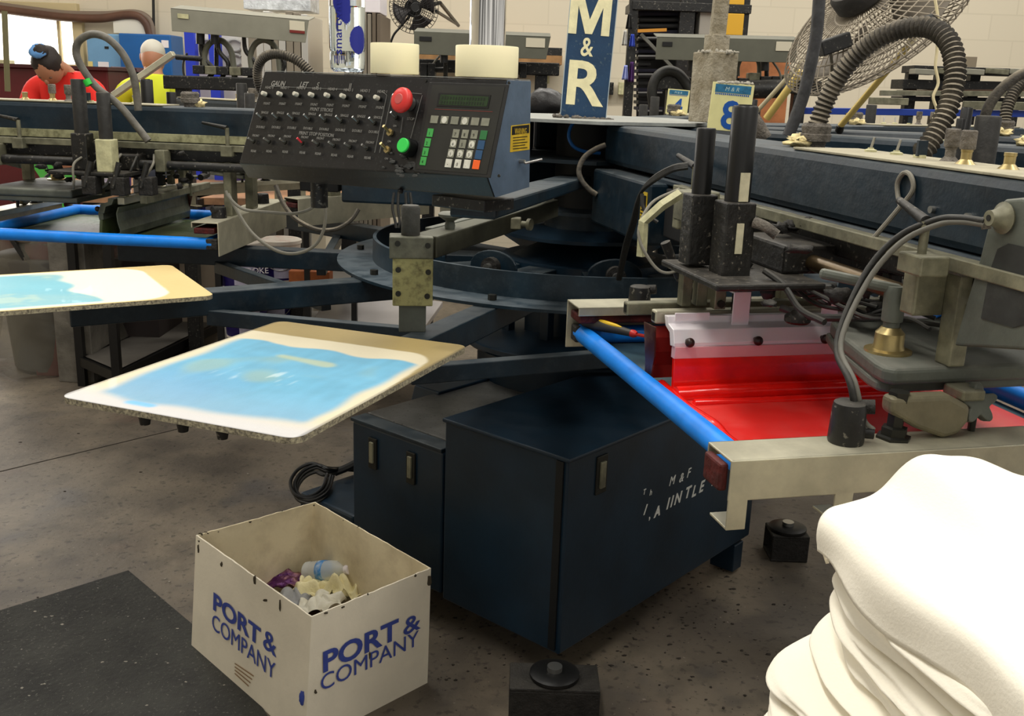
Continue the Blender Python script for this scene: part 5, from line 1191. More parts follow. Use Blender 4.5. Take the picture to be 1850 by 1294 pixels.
# ============================================================= BACKGROUND
def scr(x0, y0, x1, y1, Yd, dep):      # box whose front face spans these pixels at depth Yd
    a = py(x0, y1, Yd); b = py(x1, y0, Yd); return V(((a.x + b.x) / 2, Yd + dep / 2, (a.z + b.z) / 2)), ((b.x - a.x) / 2, dep / 2, (b.z - a.z) / 2)
def tobj(name, m_, c, h, label, cat, group=None, bev=.004, ax=None, kind=None):
    return tag(MB().box(c, h, ax).build(name, m_, bev=bev), label, cat, group, kind)
def fl(c, h):        # extend a box down to the floor
    top = c.z + h[2]; return V((c.x, c.y, top / 2)), (h[0], h[1], top / 2)
# conduits on the wall
cm = mat('brown_conduit', (92, 62, 46), .5, var=.2, scale=6)
tag(MB().tube([py(x, y, 8.50) for x, y in ((-60, 8), (0, 16), (60, 24), (120, 31), (180, 33), (225, 27), (250, 29), (264, 42), (272, 64))], .035, 10).build('wall_conduit', cm, smooth=True), 'brown conduit running above the window and bending down at its right end', 'pipe')
tag(MB().tube([py(x, y, 8.50) for x, y in ((-60, 0), (0, 9), (60, 17), (120, 24), (190, 25), (240, 22), (262, 28), (274, 42), (277, 64))], .022, 10).build('wall_conduit', mat('grey_conduit', (120, 104, 90), .5), smooth=True), 'thinner grey conduit just above the brown one over the window', 'pipe')
tag(MB().tube([py(x, y, 8.5) for x, y in ((276, -60), (277, 0), (278, 64))], .012, 8).build('wall_conduit', blk2, smooth=True), 'thin dark vertical cable on the wall above the blue cabinet', 'pipe')
# blue cabinet
c, h = scr(218, 63, 308, 128, 8.2, .3); c, h = fl(c, h)
bc = thing('blue_cabinet', (c.x, c.y, 0), 'tall blue metal cabinet with a white notice, behind the person in yellow', 'cabinet')
bm = mat('cabinet_blue', (24, 92, 160), .45, var=.06, scale=4); bml = mat('cabinet_pale_blue', (112, 158, 196), .5, var=.06, scale=4)
MB().box(c, h).build('body', bm, bc, bev=.01)
c3, h3 = scr(292, 73, 304, 86, 8.195, .004); MB().box(c3, h3).build('notice', white_alu, bc)
c, h = scr(160, 62, 218, 128, 8.25, .2); c, h = fl(c, h)
pc_ = thing('pale_blue_cabinet', (c.x, c.y, 0), 'pale blue metal cabinet with taped notices between the window and the blue cabinet', 'cabinet')
MB().box(c, h).build('body', bml, pc_, bev=.01)
for q in ((178, 112, 196, 128, 'notice', white_alu), (160, 111, 167, 127, 'yellow_notice', mat('yellow_notice', (226, 206, 130), .6)), (189, 84, 196, 88, 'latch', blk2)):
    c3, h3 = scr(*q[:4], 8.245, .004); MB().box(c3, h3).build(q[4], q[5], pc_)
c3, h3 = scr(205, 36, 262, 60, 8.5, .05); tobj('wall_panel', mat('white_wall_panel', (226, 220, 204), .6), c3, h3, 'white panel on the wall above the blue cabinets', 'panel')
# maroon machine
c, h = scr(-40, 127, 194, 175, 7.3, .5); c, h = fl(c, h)
mmr = thing('maroon_bench', (c.x, c.y, 0), 'long dark red steel counter behind the person in red', 'counter')
MB().box(c, h).build('counter_body', mat('maroon_paint', (84, 22, 28), .4, var=.1, scale=5), mmr, bev=.01)
MB().box((c.x, c.y - .02, c.z + h[2] + .01), (h[0] + .02, h[1] + .02, .012)).build('counter_top', mat('maroon_edge', (60, 22, 26), .4), mmr)
for x0, y0, x1, y1, lab, mm in ((-10, 108, 8, 126, 'cream tin at the left end of the dark red counter', cream), (25, 119, 50, 127, 'low dark tray on the dark red counter', grime), (95, 116, 122, 127, 'low brown box on the dark red counter, right of the person in red', mat('tan_box', (196, 172, 128), .7))):
    c, h = scr(x0, y0, x1, y1, 7.45, .15); h = (h[0], h[1], h[2]); c.z = mmr.children[1].location.z if False else c.z; tobj('storage_box', mm, c, h, lab, 'box')
# green control box of the far press
c, h = scr(196, 121, 268, 172, 7.7, .35)
gb = thing('green_control_box', (c.x, c.y, c.z - h[2]), 'dark green control box with pale lettering behind the left print head', 'control panel')
MB().prism([py(202, 121, 7.85), py(262, 124, 7.85), py(268, 178, 7.7), py(194, 172, 7.7)], Y * .25).build('housing', mat('dark_green_paint', (26, 74, 66), .4, var=.15), gb, bev=.008)
MB().prism([py(201, 120, 7.84), py(263, 123, 7.84), py(262, 131, 7.80), py(200, 128, 7.80)], -Y * .01).build('top_trim', mat('maroon_edge', (60, 22, 26), .4), gb)
text('GAU', py(206, 151, 7.72), X, Z, .085, mat('pale_green_print', (150, 190, 180), .6), 'lettering', gb)
MB().box((c.x, c.y + .1, (c.z - h[2]) / 2), (.05, .05, (c.z - h[2]) / 2)).build('pedestal', blk, gb)
bb = MB().bar(py(206, 172, 5.5), py(314, 97, 5.5), .03, .055, Y)
tag(bb.build('aluminium_bar', alu, bev=.003), 'pale aluminium bar tilted up in front of the person in yellow', 'bar')
# ---- far presses seen behind: channels with slots on black posts
def slot_channel(x0, y0, x1, y1, hpx, Yd, label, m_, slot, tab, red=False):
    a, b = py(x0, y0, Yd), py(x1, y1, Yd); dh = hpx / F * Yd; u = (b - a).normalized()
    r = thing('slotted_channel', ((a + b) / 2).to_tuple(), label, 'channel', 'grey screen channels of the farther presses')
    vv = V((0, 0, -1))
    MB().prism([a, b, b + vv * dh - u * .02, a + vv * dh], Y * .006).build('front_web', m_, r, bev=.002)
    MB().prism([a, b, b + Y * .16 + Z * .025, a + Y * .16 + Z * .025], -Z * .006).build('top_flange', m_, r, bev=.002)
    L = (b - a).length
    def quad(name, m2, f0, f1, g0, g1, off=.003):
        p = [a + u * (L * f) + vv * (dh * g) - Y * off for f, g in ((f0, g0), (f1, g0), (f1, g1), (f0, g1))]
        MB().prism(p, -Y * .003).build(name, m2, r, bev=.001)
    quad('hand_slot', blk2 if not red else cream, slot[0], slot[1], .22, .42)
    quad('paper_tab', mat('paper_label', (214, 206, 184), .7), tab[0], tab[1], .1, .5)
    if red: quad('red_mark', mat('red_mark', (120, 40, 34), .7), tab[0], tab[1], .5, .62, .0035)
    return r
def black_knob(x, y0, y1, Yd, w, label, par=None):
    a, b = py(x, y0, Yd), py(x, y1, Yd); return MB().cyl(b, a, w).build('air_knob', blk2, par, smooth=True)
sc1 = slot_channel(308, 14, 558, 36, 38, 5.4, 'light grey slotted channel, uppermost at the left, tilted down to the bottle', rail_light, (.05, .13), (.86, .97), True)
sc2 = slot_channel(748, 56, 995, 66, 38, 5.6, 'grey slotted channel passing behind the chrome bottle', rail_gray, (.04, .13), (.82, .96))
sc3 = slot_channel(1187, 66, 1447, 72, 38, 5.6, 'olive grey slotted channel behind the dusty post', rail_gray, (.04, .11), (.83, .94))
for r, xs, y0, y1, Yd in ((sc1, (362, 388), 60, 80, 5.45), (sc2, (802, 930), 90, 113, 5.65), (sc3, (1250, 1382), 100, 128, 5.65)):
    for x in xs:
        black_knob(x, y0, y1, Yd, .022, '', r); MB().tube([py(x + 3, y0, Yd + .06), py(x + 3, y1 + 42, Yd + .10)], .012, 8).build('mount_post', blk, r, smooth=True)
def cpress(x0, x1, yt, Yd, label):      # dark cross frame carrying the channel
    a, b = py(x0, yt, Yd), py(x1, yt + (x1 - x0) * .03, Yd); r = thing('far_press_frame', ((a.x + b.x) / 2, Yd, 0), label, 'press frame')
    MB().bar(a, b, .10, .07, Z).build('cross_beam', blk, r, bev=.006)
    for f in (.12, .88):
        p = a.lerp(b, f); MB().bar(p, V((p.x, p.y, 0)), .07, .07, Y).build('leg', blk, r, bev=.004)
    return r, a, b
def horseshoe(x, y, Yd, s, m_, par):
    c = py(x, y, Yd); pts = [c + V((math.cos(t) * .075 * s, 0, math.sin(t) * .10 * s)) for t in [math.pi * k / 12 for k in range(13)]]
    pts = [c + V((.085 * s, 0, -.13 * s))] + pts + [c + V((-.07 * s, 0, -.05 * s))]
    MB().tube(pts, .016 * s, 10, sub=3).build('curved_bracket', m_, par, smooth=True)
r, a, b = cpress(300, 560, 148, 5.5, 'dark frame of the farther press at the left, under the tilted channel')
for x in (395, 478): horseshoe(x, 108, 5.5, 1.0, rail_gray, r)
for x0, x1, y in ((362, 372, 82), (392, 398, 72), (440, 448, 72), (490, 500, 70)): MB().tube([py(x0, y - 10, 5.5), py(x0 + 4, y + 20, 5.5), py(x1 + 14, y + 44, 5.5), py(x1, 146, 5.5)], .012, 8).build('strut', blk, r, smooth=True)
MB().cyl(py(318, 103, 5.5), py(372, 107, 5.5), .014).build('clamp_shaft', blk, r, smooth=True)
for k in range(5): MB().box(py(362 + 22 * k, 126 + k, 5.5), (.03, .04, .022)).build('clamp_block', alud if k % 2 else blk, r, bev=.004)
MB().tube([py(x, y, 5.5) for x, y in ((338, 96), (331, 115), (334, 140), (352, 160))], .006, 8).build('cable', hose_b, r, smooth=True)
r, a, b = cpress(745, 1010, 118, 5.9, 'dark frame of the farther press behind the tape rolls')
MB().cyl(py(762, 127, 5.8), py(805, 125, 5.8), .012).build('clamp_shaft', blk, r, smooth=True)
MB().tube([py(x, y, 5.8) for x, y in ((800, 95), (785, 112), (778, 128), (780, 140))], .006, 8).build('cable', cord, r, smooth=True)
for x in (766, 780, 925, 945): MB().box(py(x, 128, 5.8), (.02, .03, .04)).build('clamp_block', blk, r, bev=.004)
r, a, b = cpress(1180, 1480, 150, 5.8, 'dark frame of the farther press behind the number cards')
for x in (1352,): horseshoe(x, 125, 5.75, .8, rail_gray, r)
for k in range(9): MB().box(py(1300 + 20 * k, 142 + (k % 3) * 3, 5.75), (.028, .05, .02 + .01 * (k % 2))).build('clamp_block', blk if k % 3 else alud, r, bev=.004)
MB().cyl(py(1320, 163, 5.7), py(1420, 160, 5.7), .05).build('motor_drum', blk, r, smooth=True)
MB().tube([py(x, y, 5.7) for x, y in ((1395, 110), (1408, 130), (1412, 150))], .006, 8).build('cable', cord, r, smooth=True)
cbc = py(1350, 118, 6.4)
tag(MB().box((cbc.x, 6.4, (cbc.z + .14) / 2), (.26, .02, (cbc.z + .14) / 2)).build('cardboard_sheet', mat('orange_cardboard', (190, 122, 78), .8, var=.2, scale=9)), 'orange-brown cardboard sheet under the olive grey channel', 'cardboard')
tag(MB().tube([py(x, y, 5.75) for x, y in ((1182, 198), (1178, 165), (1186, 140), (1205, 128), (1226, 134), (1242, 155), (1250, 175))], .028, 14).build('thick_black_hose', hose_b, smooth=True), 'thick black hose arching around the number 4 card', 'hose')
# blue posts and white banner
for x0, x1, lab in ((338, 350, 'bright blue upright left of the white banner'), (381, 394, 'bright blue upright right of the curved bracket')):
    c, h = scr(x0, 58, x1, 180, 6.8, .08); c, h = fl(c, h); tobj('blue_upright', mat('royal_blue_paint', (38, 60, 190), .4), c, h, lab, 'post')
c, h = scr(352, 58, 470, 150, 6.95, .02); c, h = fl(c, h)
bn = tag(MB().box(c, h).build('white_banner', mat('white_banner_sheet', (206, 204, 200), .5)), 'white banner with grey rounded marks behind the curved brackets', 'banner')
for x, y in ((375, 82), (424, 82), (424, 108), (494, 84)):
    m = MB(); q = py(x, y, 6.935); m.tube([q + V((math.cos(t) * .05, 0, math.sin(t) * .035)) for t in [.6 + 5.0 * k / 10 for k in range(11)]], .011, 8, sub=2); m.build('grey_mark', mat('grey_mark', (150, 150, 148), .6), bn if True else None, smooth=True)
# upright screen frames leaning in racks
fm = [mat('bright_frame', (216, 214, 208), .3, .6), mat('dull_frame', (140, 132, 118), .5, .3), mat('brown_frame', (104, 92, 78), .6)]
n_ = 0
def upright(x0, x1, y0, y1, Yd, mi, label, group):
    c, h = scr(x0, y0, x1, y1, Yd, .5); c, h = fl(c, h); return tobj('screen_frame', fm[mi], c, h, label, 'screen frame', group, bev=.004)
for k in range(9):
    x = 438 + k * 13.5; upright(x, x + 9, 20 + (k % 3) * 3, 160, 6.6, (0, 1, 0, 0, 1, 0, 1, 1, 0)[k], 'silver screen frame stood on edge between the white banner and the water bottle', 'silver screen frames on edge left of the bottle')
for k in range(8):
    x = 622 + k * 8.4; upright(x, x + 6.6, 22 + (k % 2) * 3, 150, 6.6, 1 if k < 6 else 2, 'brownish screen frame stood on edge between the water bottle and the wall fan', 'brown screen frames on edge right of the bottle')
c, h = scr(622, -30, 686, 21, 6.6, .35); tobj('white_box', white_alu, c, h, 'white box on top of the brownish screen frames', 'box')
c, h = scr(440, -30, 560, 16, 6.9, .3); tobj('plastic_wrapped_bundle', mat('crinkled_plastic', (196, 200, 204), .25, .2, var=.3, scale=14, bump=.8, bscale=18), c, h, 'crinkled clear plastic bundle above the silver screen frames', 'bundle')
# wall shelf with bits
c, h = scr(722, 101, 1016, 107, 8.2, .4); sh_ = thing('wall_shelf', (c.x, c.y, c.z), 'thin wooden wall shelf behind the chrome bottle', 'shelf')
MB().box(c, h).build('board', woodm, sh_); 
for x in (748, 990): MB().bar(py(x, 108, 8.45), py(x, 150, 8.55), .02, .02, Y).build('bracket', cream, sh_)
tobj('black_tool', blk, py(990, 97, 8.3), (.11, .05, .045), 'black cylinder-like tool at the right end of the wall shelf', 'tool')
tobj('dark_tray', grime, py(770, 97, 8.3), (.2, .08, .02), 'flat dark tray at the left end of the wall shelf', 'tray')
tag(MB().cyl(py(950, 99, 8.3), py(968, 99, 8.3), .025).build('grey_tube', gray, smooth=True), 'small grey tube beside the black tool on the wall shelf', 'tube')
for x, lab in ((1098, 'black wall socket right of the lettered sign'), (1127, 'white wall socket beside the black rack')):
    o = tobj('wall_socket', blk if x < 1110 else cream, py(x, 160, 8.55), (.045, .03, .05), lab, 'socket')
# fans
def cage(par, c, ax, R, n_rad, n_ring, m_, wire, depth=.06):
    x, y, w = ax
    P_ = lambda r, a, z: c + x * (r * math.cos(a)) + y * (r * math.sin(a)) + w * z
    for sgn in (-1, 1):
        m = MB()
        for k in range(n_ring):
            r = R * (k + 1) / n_ring; zz = sgn * depth * math.sqrt(max(0, 1 - (r / R) ** 2.2))
            m.tube([P_(r, 2 * math.pi * t / 48, zz) for t in range(48)], wire, 5, sub=1, closed=True)
        m.build('cage_rings', m_, par, smooth=True, recalc=False)
        m = MB()
        for k in range(n_rad):
            a = 2 * math.pi * k / n_rad
            m.tube([P_(R * f, a + .35 * f * sgn, sgn * depth * math.sqrt(max(0, 1 - f ** 2.2))) for f in (.18, .4, .6, .8, .93, 1.0)], wire * .8, 5, sub=1)
        m.build('cage_spokes', m_, par, smooth=True, recalc=False)
def blades(par, c, ax, R, n, m_):
    x, y, w = ax
    for k in range(n):
        a0_ = 2 * math.pi * k / n + .4; m = MB()
        def fn(i, j):
            r = R * (.16 + .72 * i); a = a0_ + (j - .5) * (.5 + .75 * i) ; return c + x * (r * math.cos(a)) + y * (r * math.sin(a)) + w * (.05 * (j - .5))
        m.grid(fn, 8, 6); m.build('blade', m_, par, smooth='all', solid=.003)
fc = py(748, 14, 7.2); ax = (V((1, 0, 0)), V((0, .15, 1)).normalized(), V((.0, 1, -.15)).normalized())
ax = (V((.96, .28, 0)), V((0, 0, 1)), V((.28, -.96, 0)))
wf = thing('wall_fan', fc.to_tuple(), 'round black caged fan on a wall bracket left of the chrome bottle', 'fan')
cage(wf, fc, ax, .17, 36, 6, blk2, .0022, .05); blades(wf, fc, ax, .165, 4, mat('dark_fan_blade', (48, 44, 44), .5))
MB().cyl(fc - ax[2] * .04, fc + ax[2] * .05, .03).build('hub', blk2, wf, smooth=True); MB().cyl(fc - ax[2] * .04, fc - ax[2] * .16, .06, .045).build('motor', blk2, wf, smooth=True)
MB().tube([fc - ax[2] * .1, py(795, 5, 7.6), py(828, 46, 8.55)], .014, 8, sub=1).build('bracket_arm', blk2, wf); MB().tube([py(788, 20, 7.5), py(826, 44, 8.5)], .012, 8, sub=1).build('bracket_arm', blk2, wf)
tag(MB().tube([py(x, y, 7.35) for x, y in ((746, 22), (724, 48), (712, 62), (706, 78), (705, 95))], .008, 8).build('fan_cable', blk2, smooth=True), 'thin black cable hanging from the wall fan', 'cable')
fc = py(1588, 28, 3.3); w = V((-.78, -.42, .42)).normalized(); y_ = (Z - w * w.z).normalized(); x_ = y_.cross(w)
w = (V((-.62, -.45, .30))).normalized(); 
# cage axis leaning up-left, seen from behind
wx = (rt * -.66 + up * .60 - fw * .42).normalized(); yy = (rt * .68 + up * .73).normalized(); yy = (yy - wx * yy.dot(wx)).normalized(); xx = yy.cross(wx)
ax = (xx, yy, wx); dustwire = mat('dusty_grey_wire', (150, 140, 124), .8)
bf = thing('pedestal_fan', fc.to_tuple(), 'big dusty grey caged fan tilted behind the corrugated hose', 'fan')
cage(bf, fc, ax, .335, 72, 9, dustwire, .0026, .07); blades(bf, fc, ax, .30, 3, mat('dusty_fan_blade', (120, 112, 100), .6))
mo = fc + wx * .075
MB().lathe(mo, [(.085, 0), (.095, .01), (.095, .05), (.085, .065), (.05, .072)], 32, axis=wx).build('motor', mat('dusty_black_motor', (40, 38, 36), .6, dust=.7, dustcol=(130, 124, 114), bump=.2), bf, smooth=True)
MB().box(py(1507, 80, 3.15), (.045, .03, .022), (V((.93, 0, .36)).normalized(), Y, V((-.36, 0, .93)).normalized())).build('switch_box', blk, bf, bev=.004)
MB().tube([py(1500, 92, 3.15), py(1503, 125, 3.2), py(1498, 160, 3.25)], .005, 8).build('switch_cable', cord, bf, smooth=True)
MB().lathe(py(1678, 38, 3.0), [(.02, -.01), (.028, 0), (.022, .022), (.01, .03)], 5, axis=(0, -.6, -.8)).build('tilt_knob', blk, bf)
goldm = mat('varnished_pole', (216, 190, 112), .35, .3)
MB().cyl(py(1518, 228, 3.5), py(1640, 84, 3.4), .011, n=14).build('stand_pole', goldm, bf, smooth=True); MB().cyl(py(1640, 84, 3.4), py(1705, -20, 3.35), .012, n=14).build('stand_pole', mat('pale_pole', (214, 200, 160), .4), bf, smooth=True)
MB().cyl(py(1518, 228, 3.5), V((py(1518, 228, 3.5).x - .05, 3.9, 0.02)), .014).build('stand_foot', blk, bf, smooth=True)
tag(MB().cyl(py(1452, 108, 4.6), py(1358, 212, 4.8), .010).build('pale_rod', mat('pale_rod', (190, 180, 150), .5), smooth=True), 'thin pale rod leaning right of the number 8 card', 'rod')
tag(MB().cyl(py(1448, 128, 4.5), py(1385, 214, 4.6), .017).build('bronze_rod', goldm, smooth=True), 'thicker gold-brown rod leaning beside the thin pale rod', 'rod')
tag(MB().tube([py(x, y, 3.0) for x, y in ((1688, -10), (1695, 40), (1693, 90), (1690, 120), (1695, 150), (1686, 175), (1692, 200), (1683, 225), (1688, 252))], .0045, 8).build('cream_string', mat('cream_string', (226, 212, 170), .8), smooth=True), 'twisted cream string hanging in front of the corrugated hose', 'string')
tag(MB().box(py(1704, 235, 2.9), (.018, .004, .085), (V((1, 0, .0)), Y, V((.12, 0, 1)).normalized())).build('pale_strip', mat('pale_plastic_strip', (216, 212, 176), .6)), 'pale plastic strip standing beside the string, left of the corrugated hose', 'strip')
tag(MB().tube([py(x, y, 2.75) for x, y in ((1482, -40), (1480, 0), (1475, 60), (1466, 110), (1452, 170), (1436, 215), (1424, 246))], .0165, 14).build('tall_black_hose', mat('scuffed_black_hose', (52, 52, 54), .45, var=.4, scale=20, dust=.3, bump=.2), smooth=True), 'tall scuffed black hose rising past the top edge beside the fan', 'hose')
tag(MB().tube([py(x, y, 2.9) for x, y in ((1352, 205), (1366, 222), (1382, 250))], .02, 12).build('grey_pipe_stub', fluff, smooth=True), 'short dusty grey pipe leaning just right of the number 8 card', 'pipe')
tag(MB().tube([py(x, y, 3.4) for x, y in ((1860, 128), (1835, 140), (1805, 165), (1785, 195), (1775, 228))], .017, 12).build('drooping_hose', rubber, smooth=True), 'dusty hose curving in from the right edge over the blue beams', 'hose')
# black rack
c, h = scr(1140, -30, 1340, 210, 7.0, .5)
rk = thing('black_rack', (c.x, 7.25, 0), 'tall black steel rack behind the olive channel', 'rack')
for x, w_ in ((1148, .03), (1246, .05), (1352, .022)):
    a = py(x, -40, 7.0); MB().box((a.x, 7.0, a.z / 2), (w_, .03, a.z / 2)).build('upright', blk, rk, bev=.003)
MB().prism([py(1150, -40, 7.45), py(1345, -40, 7.45), py(1345, 240, 7.45), py(1150, 240, 7.45)], Y * .02).build('added_gap_backing', mat('gap_backing_dark', (22, 22, 22), .8), rk)  # dark sheet added so gaps between the boards don't show bright wall
for y in (14,):
    a, b = py(1142, y - 4, 7.0), py(1355, y + 4, 7.0); MB().bar(a + Y * .2, b + Y * .2, .5, .055, Z).build('shelf', blk, rk, bev=.003)
MB().bar(py(1158, 62, 6.97), py(1222, 130, 6.97), .02, .045, Y).build('diagonal_brace', mat('grey_brace', (104, 104, 96), .5), rk)
MB().bar(py(1152, 56, 6.9), py(1204, 54, 6.9), .03, .02, Z).build('orange_rail', mat('orange_rail', (190, 130, 40), .5), rk)
pm_ = [mat('rack_black_board', (24, 24, 24), .6), mat('rack_edge_silver', (150, 150, 150), .3, .6), mat('navy_cloth', (30, 30, 46), .8)]
for k in range(16):
    y = 24 + k * 11.5; yy0 = 7.06
    wpx = 1230 if k < 4 else 1200 - (k % 3) * 12
    a, b = py(1153, y, yy0), py(wpx, y, yy0); o = MB().bar(a + Y * .15, b + Y * .15, .3, .022 if k >= 4 else .032, Z).build('stored_board', pm_[0] if k % 3 else pm_[2], bev=.004 if k >= 4 else .012)
    tag(o, 'dark board lying flat in the black rack', 'board', 'dark boards stored flat in the black rack')
for k in range(5):
    y = 68 + k * 33; a, b = py(1153, y, 7.0), py(1196, y, 7.0); MB().bar(a, b, .03, .010, Z).build('silver_edge', pm_[1], rk)
c, h = scr(1307, 25, 1345, 63, 6.95, .2); tobj('yellow_box', mat('yellow_box', (206, 158, 40), .6), c, h, 'yellow box on the right side of the black rack', 'box')
c, h = scr(1312, -20, 1347, 8, 6.95, .2); tobj('yellow_box', mat('yellow_box', (206, 158, 40), .6), c, h, 'yellow box on the top shelf of the black rack', 'box')
c, h = scr(1262, 22, 1306, 62, 7.0, .15); tobj('pale_box', mat('pale_grey_box', (190, 186, 176), .7), c, h, 'pale grey box behind the dusty post in the black rack', 'box')
hangc = [((1131, 25, 1143, 52), mat('black_rag', (30, 30, 30), .8), 'black rag hanging highest on the left side of the black rack'), ((1124, 55, 1134, 82), mat('white_rag', (196, 194, 188), .8), 'white rag hanging on the left side of the black rack'),
 ((1137, 62, 1148, 84), mat('blue_rag', (60, 84, 190), .8), 'royal blue rag hanging on the left side of the black rack'), ((1124, 118, 1136, 144), mat('pale_blue_rag', (150, 160, 214), .8), 'pale lilac rag hanging low on the left side of the black rack'), ((1135, 112, 1147, 148), mat('purple_rag', (70, 34, 92), .8), 'purple rag hanging lowest on the left side of the black rack')]
for (q, mm, lab) in hangc:
    a = py(q[0], q[3], 6.9); b = py(q[2], q[1], 6.9)
    m = MB().grid(lambda i, j: V((a.x + (b.x - a.x) * (.5 + (i - .5) * (1 - .6 * j)), 6.9 + .02 * math.sin(i * 9), a.z + (b.z - a.z) * j)), 10, 8); tag(m.build('hanging_rag', mm, smooth='all', solid=.004), lab, 'rag', 'rags hanging on the rack')
# far right: long low machine rows
fr = thing('far_press_frame', (py(1740, 160, 6.2).x, 6.2, 0), 'long dark press frame with silver rails at the far right', 'press frame')
def barr(name, m_, x0, y0, x1, y1, hpx, Yd, dep=.2):
    a, b = py(x0, y0, Yd), py(x1, y1, Yd); MB().bar(a, b, dep, hpx / F * Yd, Z).build(name, m_, fr, bev=.003)
barr('top_rail', blk, 1640, 125, 1870, 133, 12, 6.1); barr('silver_plate', alud, 1590, 168, 1870, 170, 9, 6.0, .03); barr('silver_plate', alud, 1740, 190, 1860, 192, 14, 5.9, .03); barr('silver_plate', alud, 1570, 182, 1640, 184, 12, 5.9, .03)
barr('dark_rail', blk, 1620, 152, 1870, 158, 16, 6.15); barr('dark_rail', blk, 1620, 178, 1870, 182, 8, 6.2); barr('red_brown_rail', mat('rust_rail', (88, 66, 50), .6), 1630, 166, 1870, 164, 6, 6.12)
barr('blue_tube', mat('royal_blue_tube', (24, 58, 150), .4), 1440, 200, 1860, 206, 11, 5.95, .07)
for k in range(5): barr('cover_plate', alud if k % 2 else rail_light, 1648 + 44 * k, 129 - (k % 2), 1684 + 44 * k, 131, 9, 6.0, .1)
for x in (1648, 1700, 1760, 1838): MB().bar(py(x, 130, 6.2), V((py(x, 130, 6.2).x, 6.2, 0)), .06, .06, Y).build('leg', blk, fr)
c, h = scr(1735, 103, 1766, 124, 6.1, .12); MB().box(c, h).build('grey_box', mat('grey_tan_box', (140, 128, 108), .6), fr)
for x, y0, y1, rr in ((1672, 190, 216, .032), (1806, 196, 226, .036), (1760, 212, 230, .04)):
    pass
# ---- under the left: bench, pails, bag
bt_ = thing('steel_bench', (-1.6, 5.3, 0), 'black steel bench frame with a low shelf behind the blue pallet', 'bench')
bx0, bx1 = py(152, 660, 4.95), py(420, 620, 5.9)
def leg(x, yb, yt):
    b = pz(x, yb, 0.02); MB().box((b.x, b.y, .46), (.02, .02, .46)).build('leg', blk2, bt_); return b
la = leg(215, 720, 0); lb2_ = leg(150, 690, 0); lc = leg(405, 618, 0); ld = leg(346, 600, 0)
MB().prism([V((la.x, la.y, .16)), V((lc.x, lc.y, .16)), V((ld.x - .0, ld.y, .16)), V((lb2_.x, lb2_.y, .16))], -Z * .04).build('low_shelf', mat('worn_grey_shelf', (84, 80, 74), .6, var=.2, scale=5), bt_)
for p_, q_ in ((la, lc), (la, lb2_), (lb2_, ld), (lc, ld)): MB().bar(V((p_.x, p_.y, .135)), V((q_.x, q_.y, .135)), .03, .05, Z).build('shelf_rail', blk2, bt_); MB().bar(V((p_.x, p_.y, .90)), V((q_.x, q_.y, .90)), .04, .05, Z).build('top_rail', blk2, bt_)
MB().prism([V((la.x, la.y, .93)), V((lc.x, lc.y, .93)), V((ld.x, ld.y, .93)), V((lb2_.x, lb2_.y, .93))], -Z * .02).build('bench_top', mat('worn_grey_shelf', (84, 80, 74), .6), bt_)
c, h = scr(285, 440, 400, 600, 5.9, .04); tobj('beige_panel', mat('beige_panel', (150, 136, 118), .6, var=.08, scale=2), *fl(c, h), 'beige cabinet side behind the black bench', 'panel')
c, h = scr(214, 470, 280, 618, 5.5, .4); tobj('dark_carton', mat('dark_brown_box', (38, 30, 28), .7), *fl(c, h), 'dark brown box standing under the black bench', 'box')
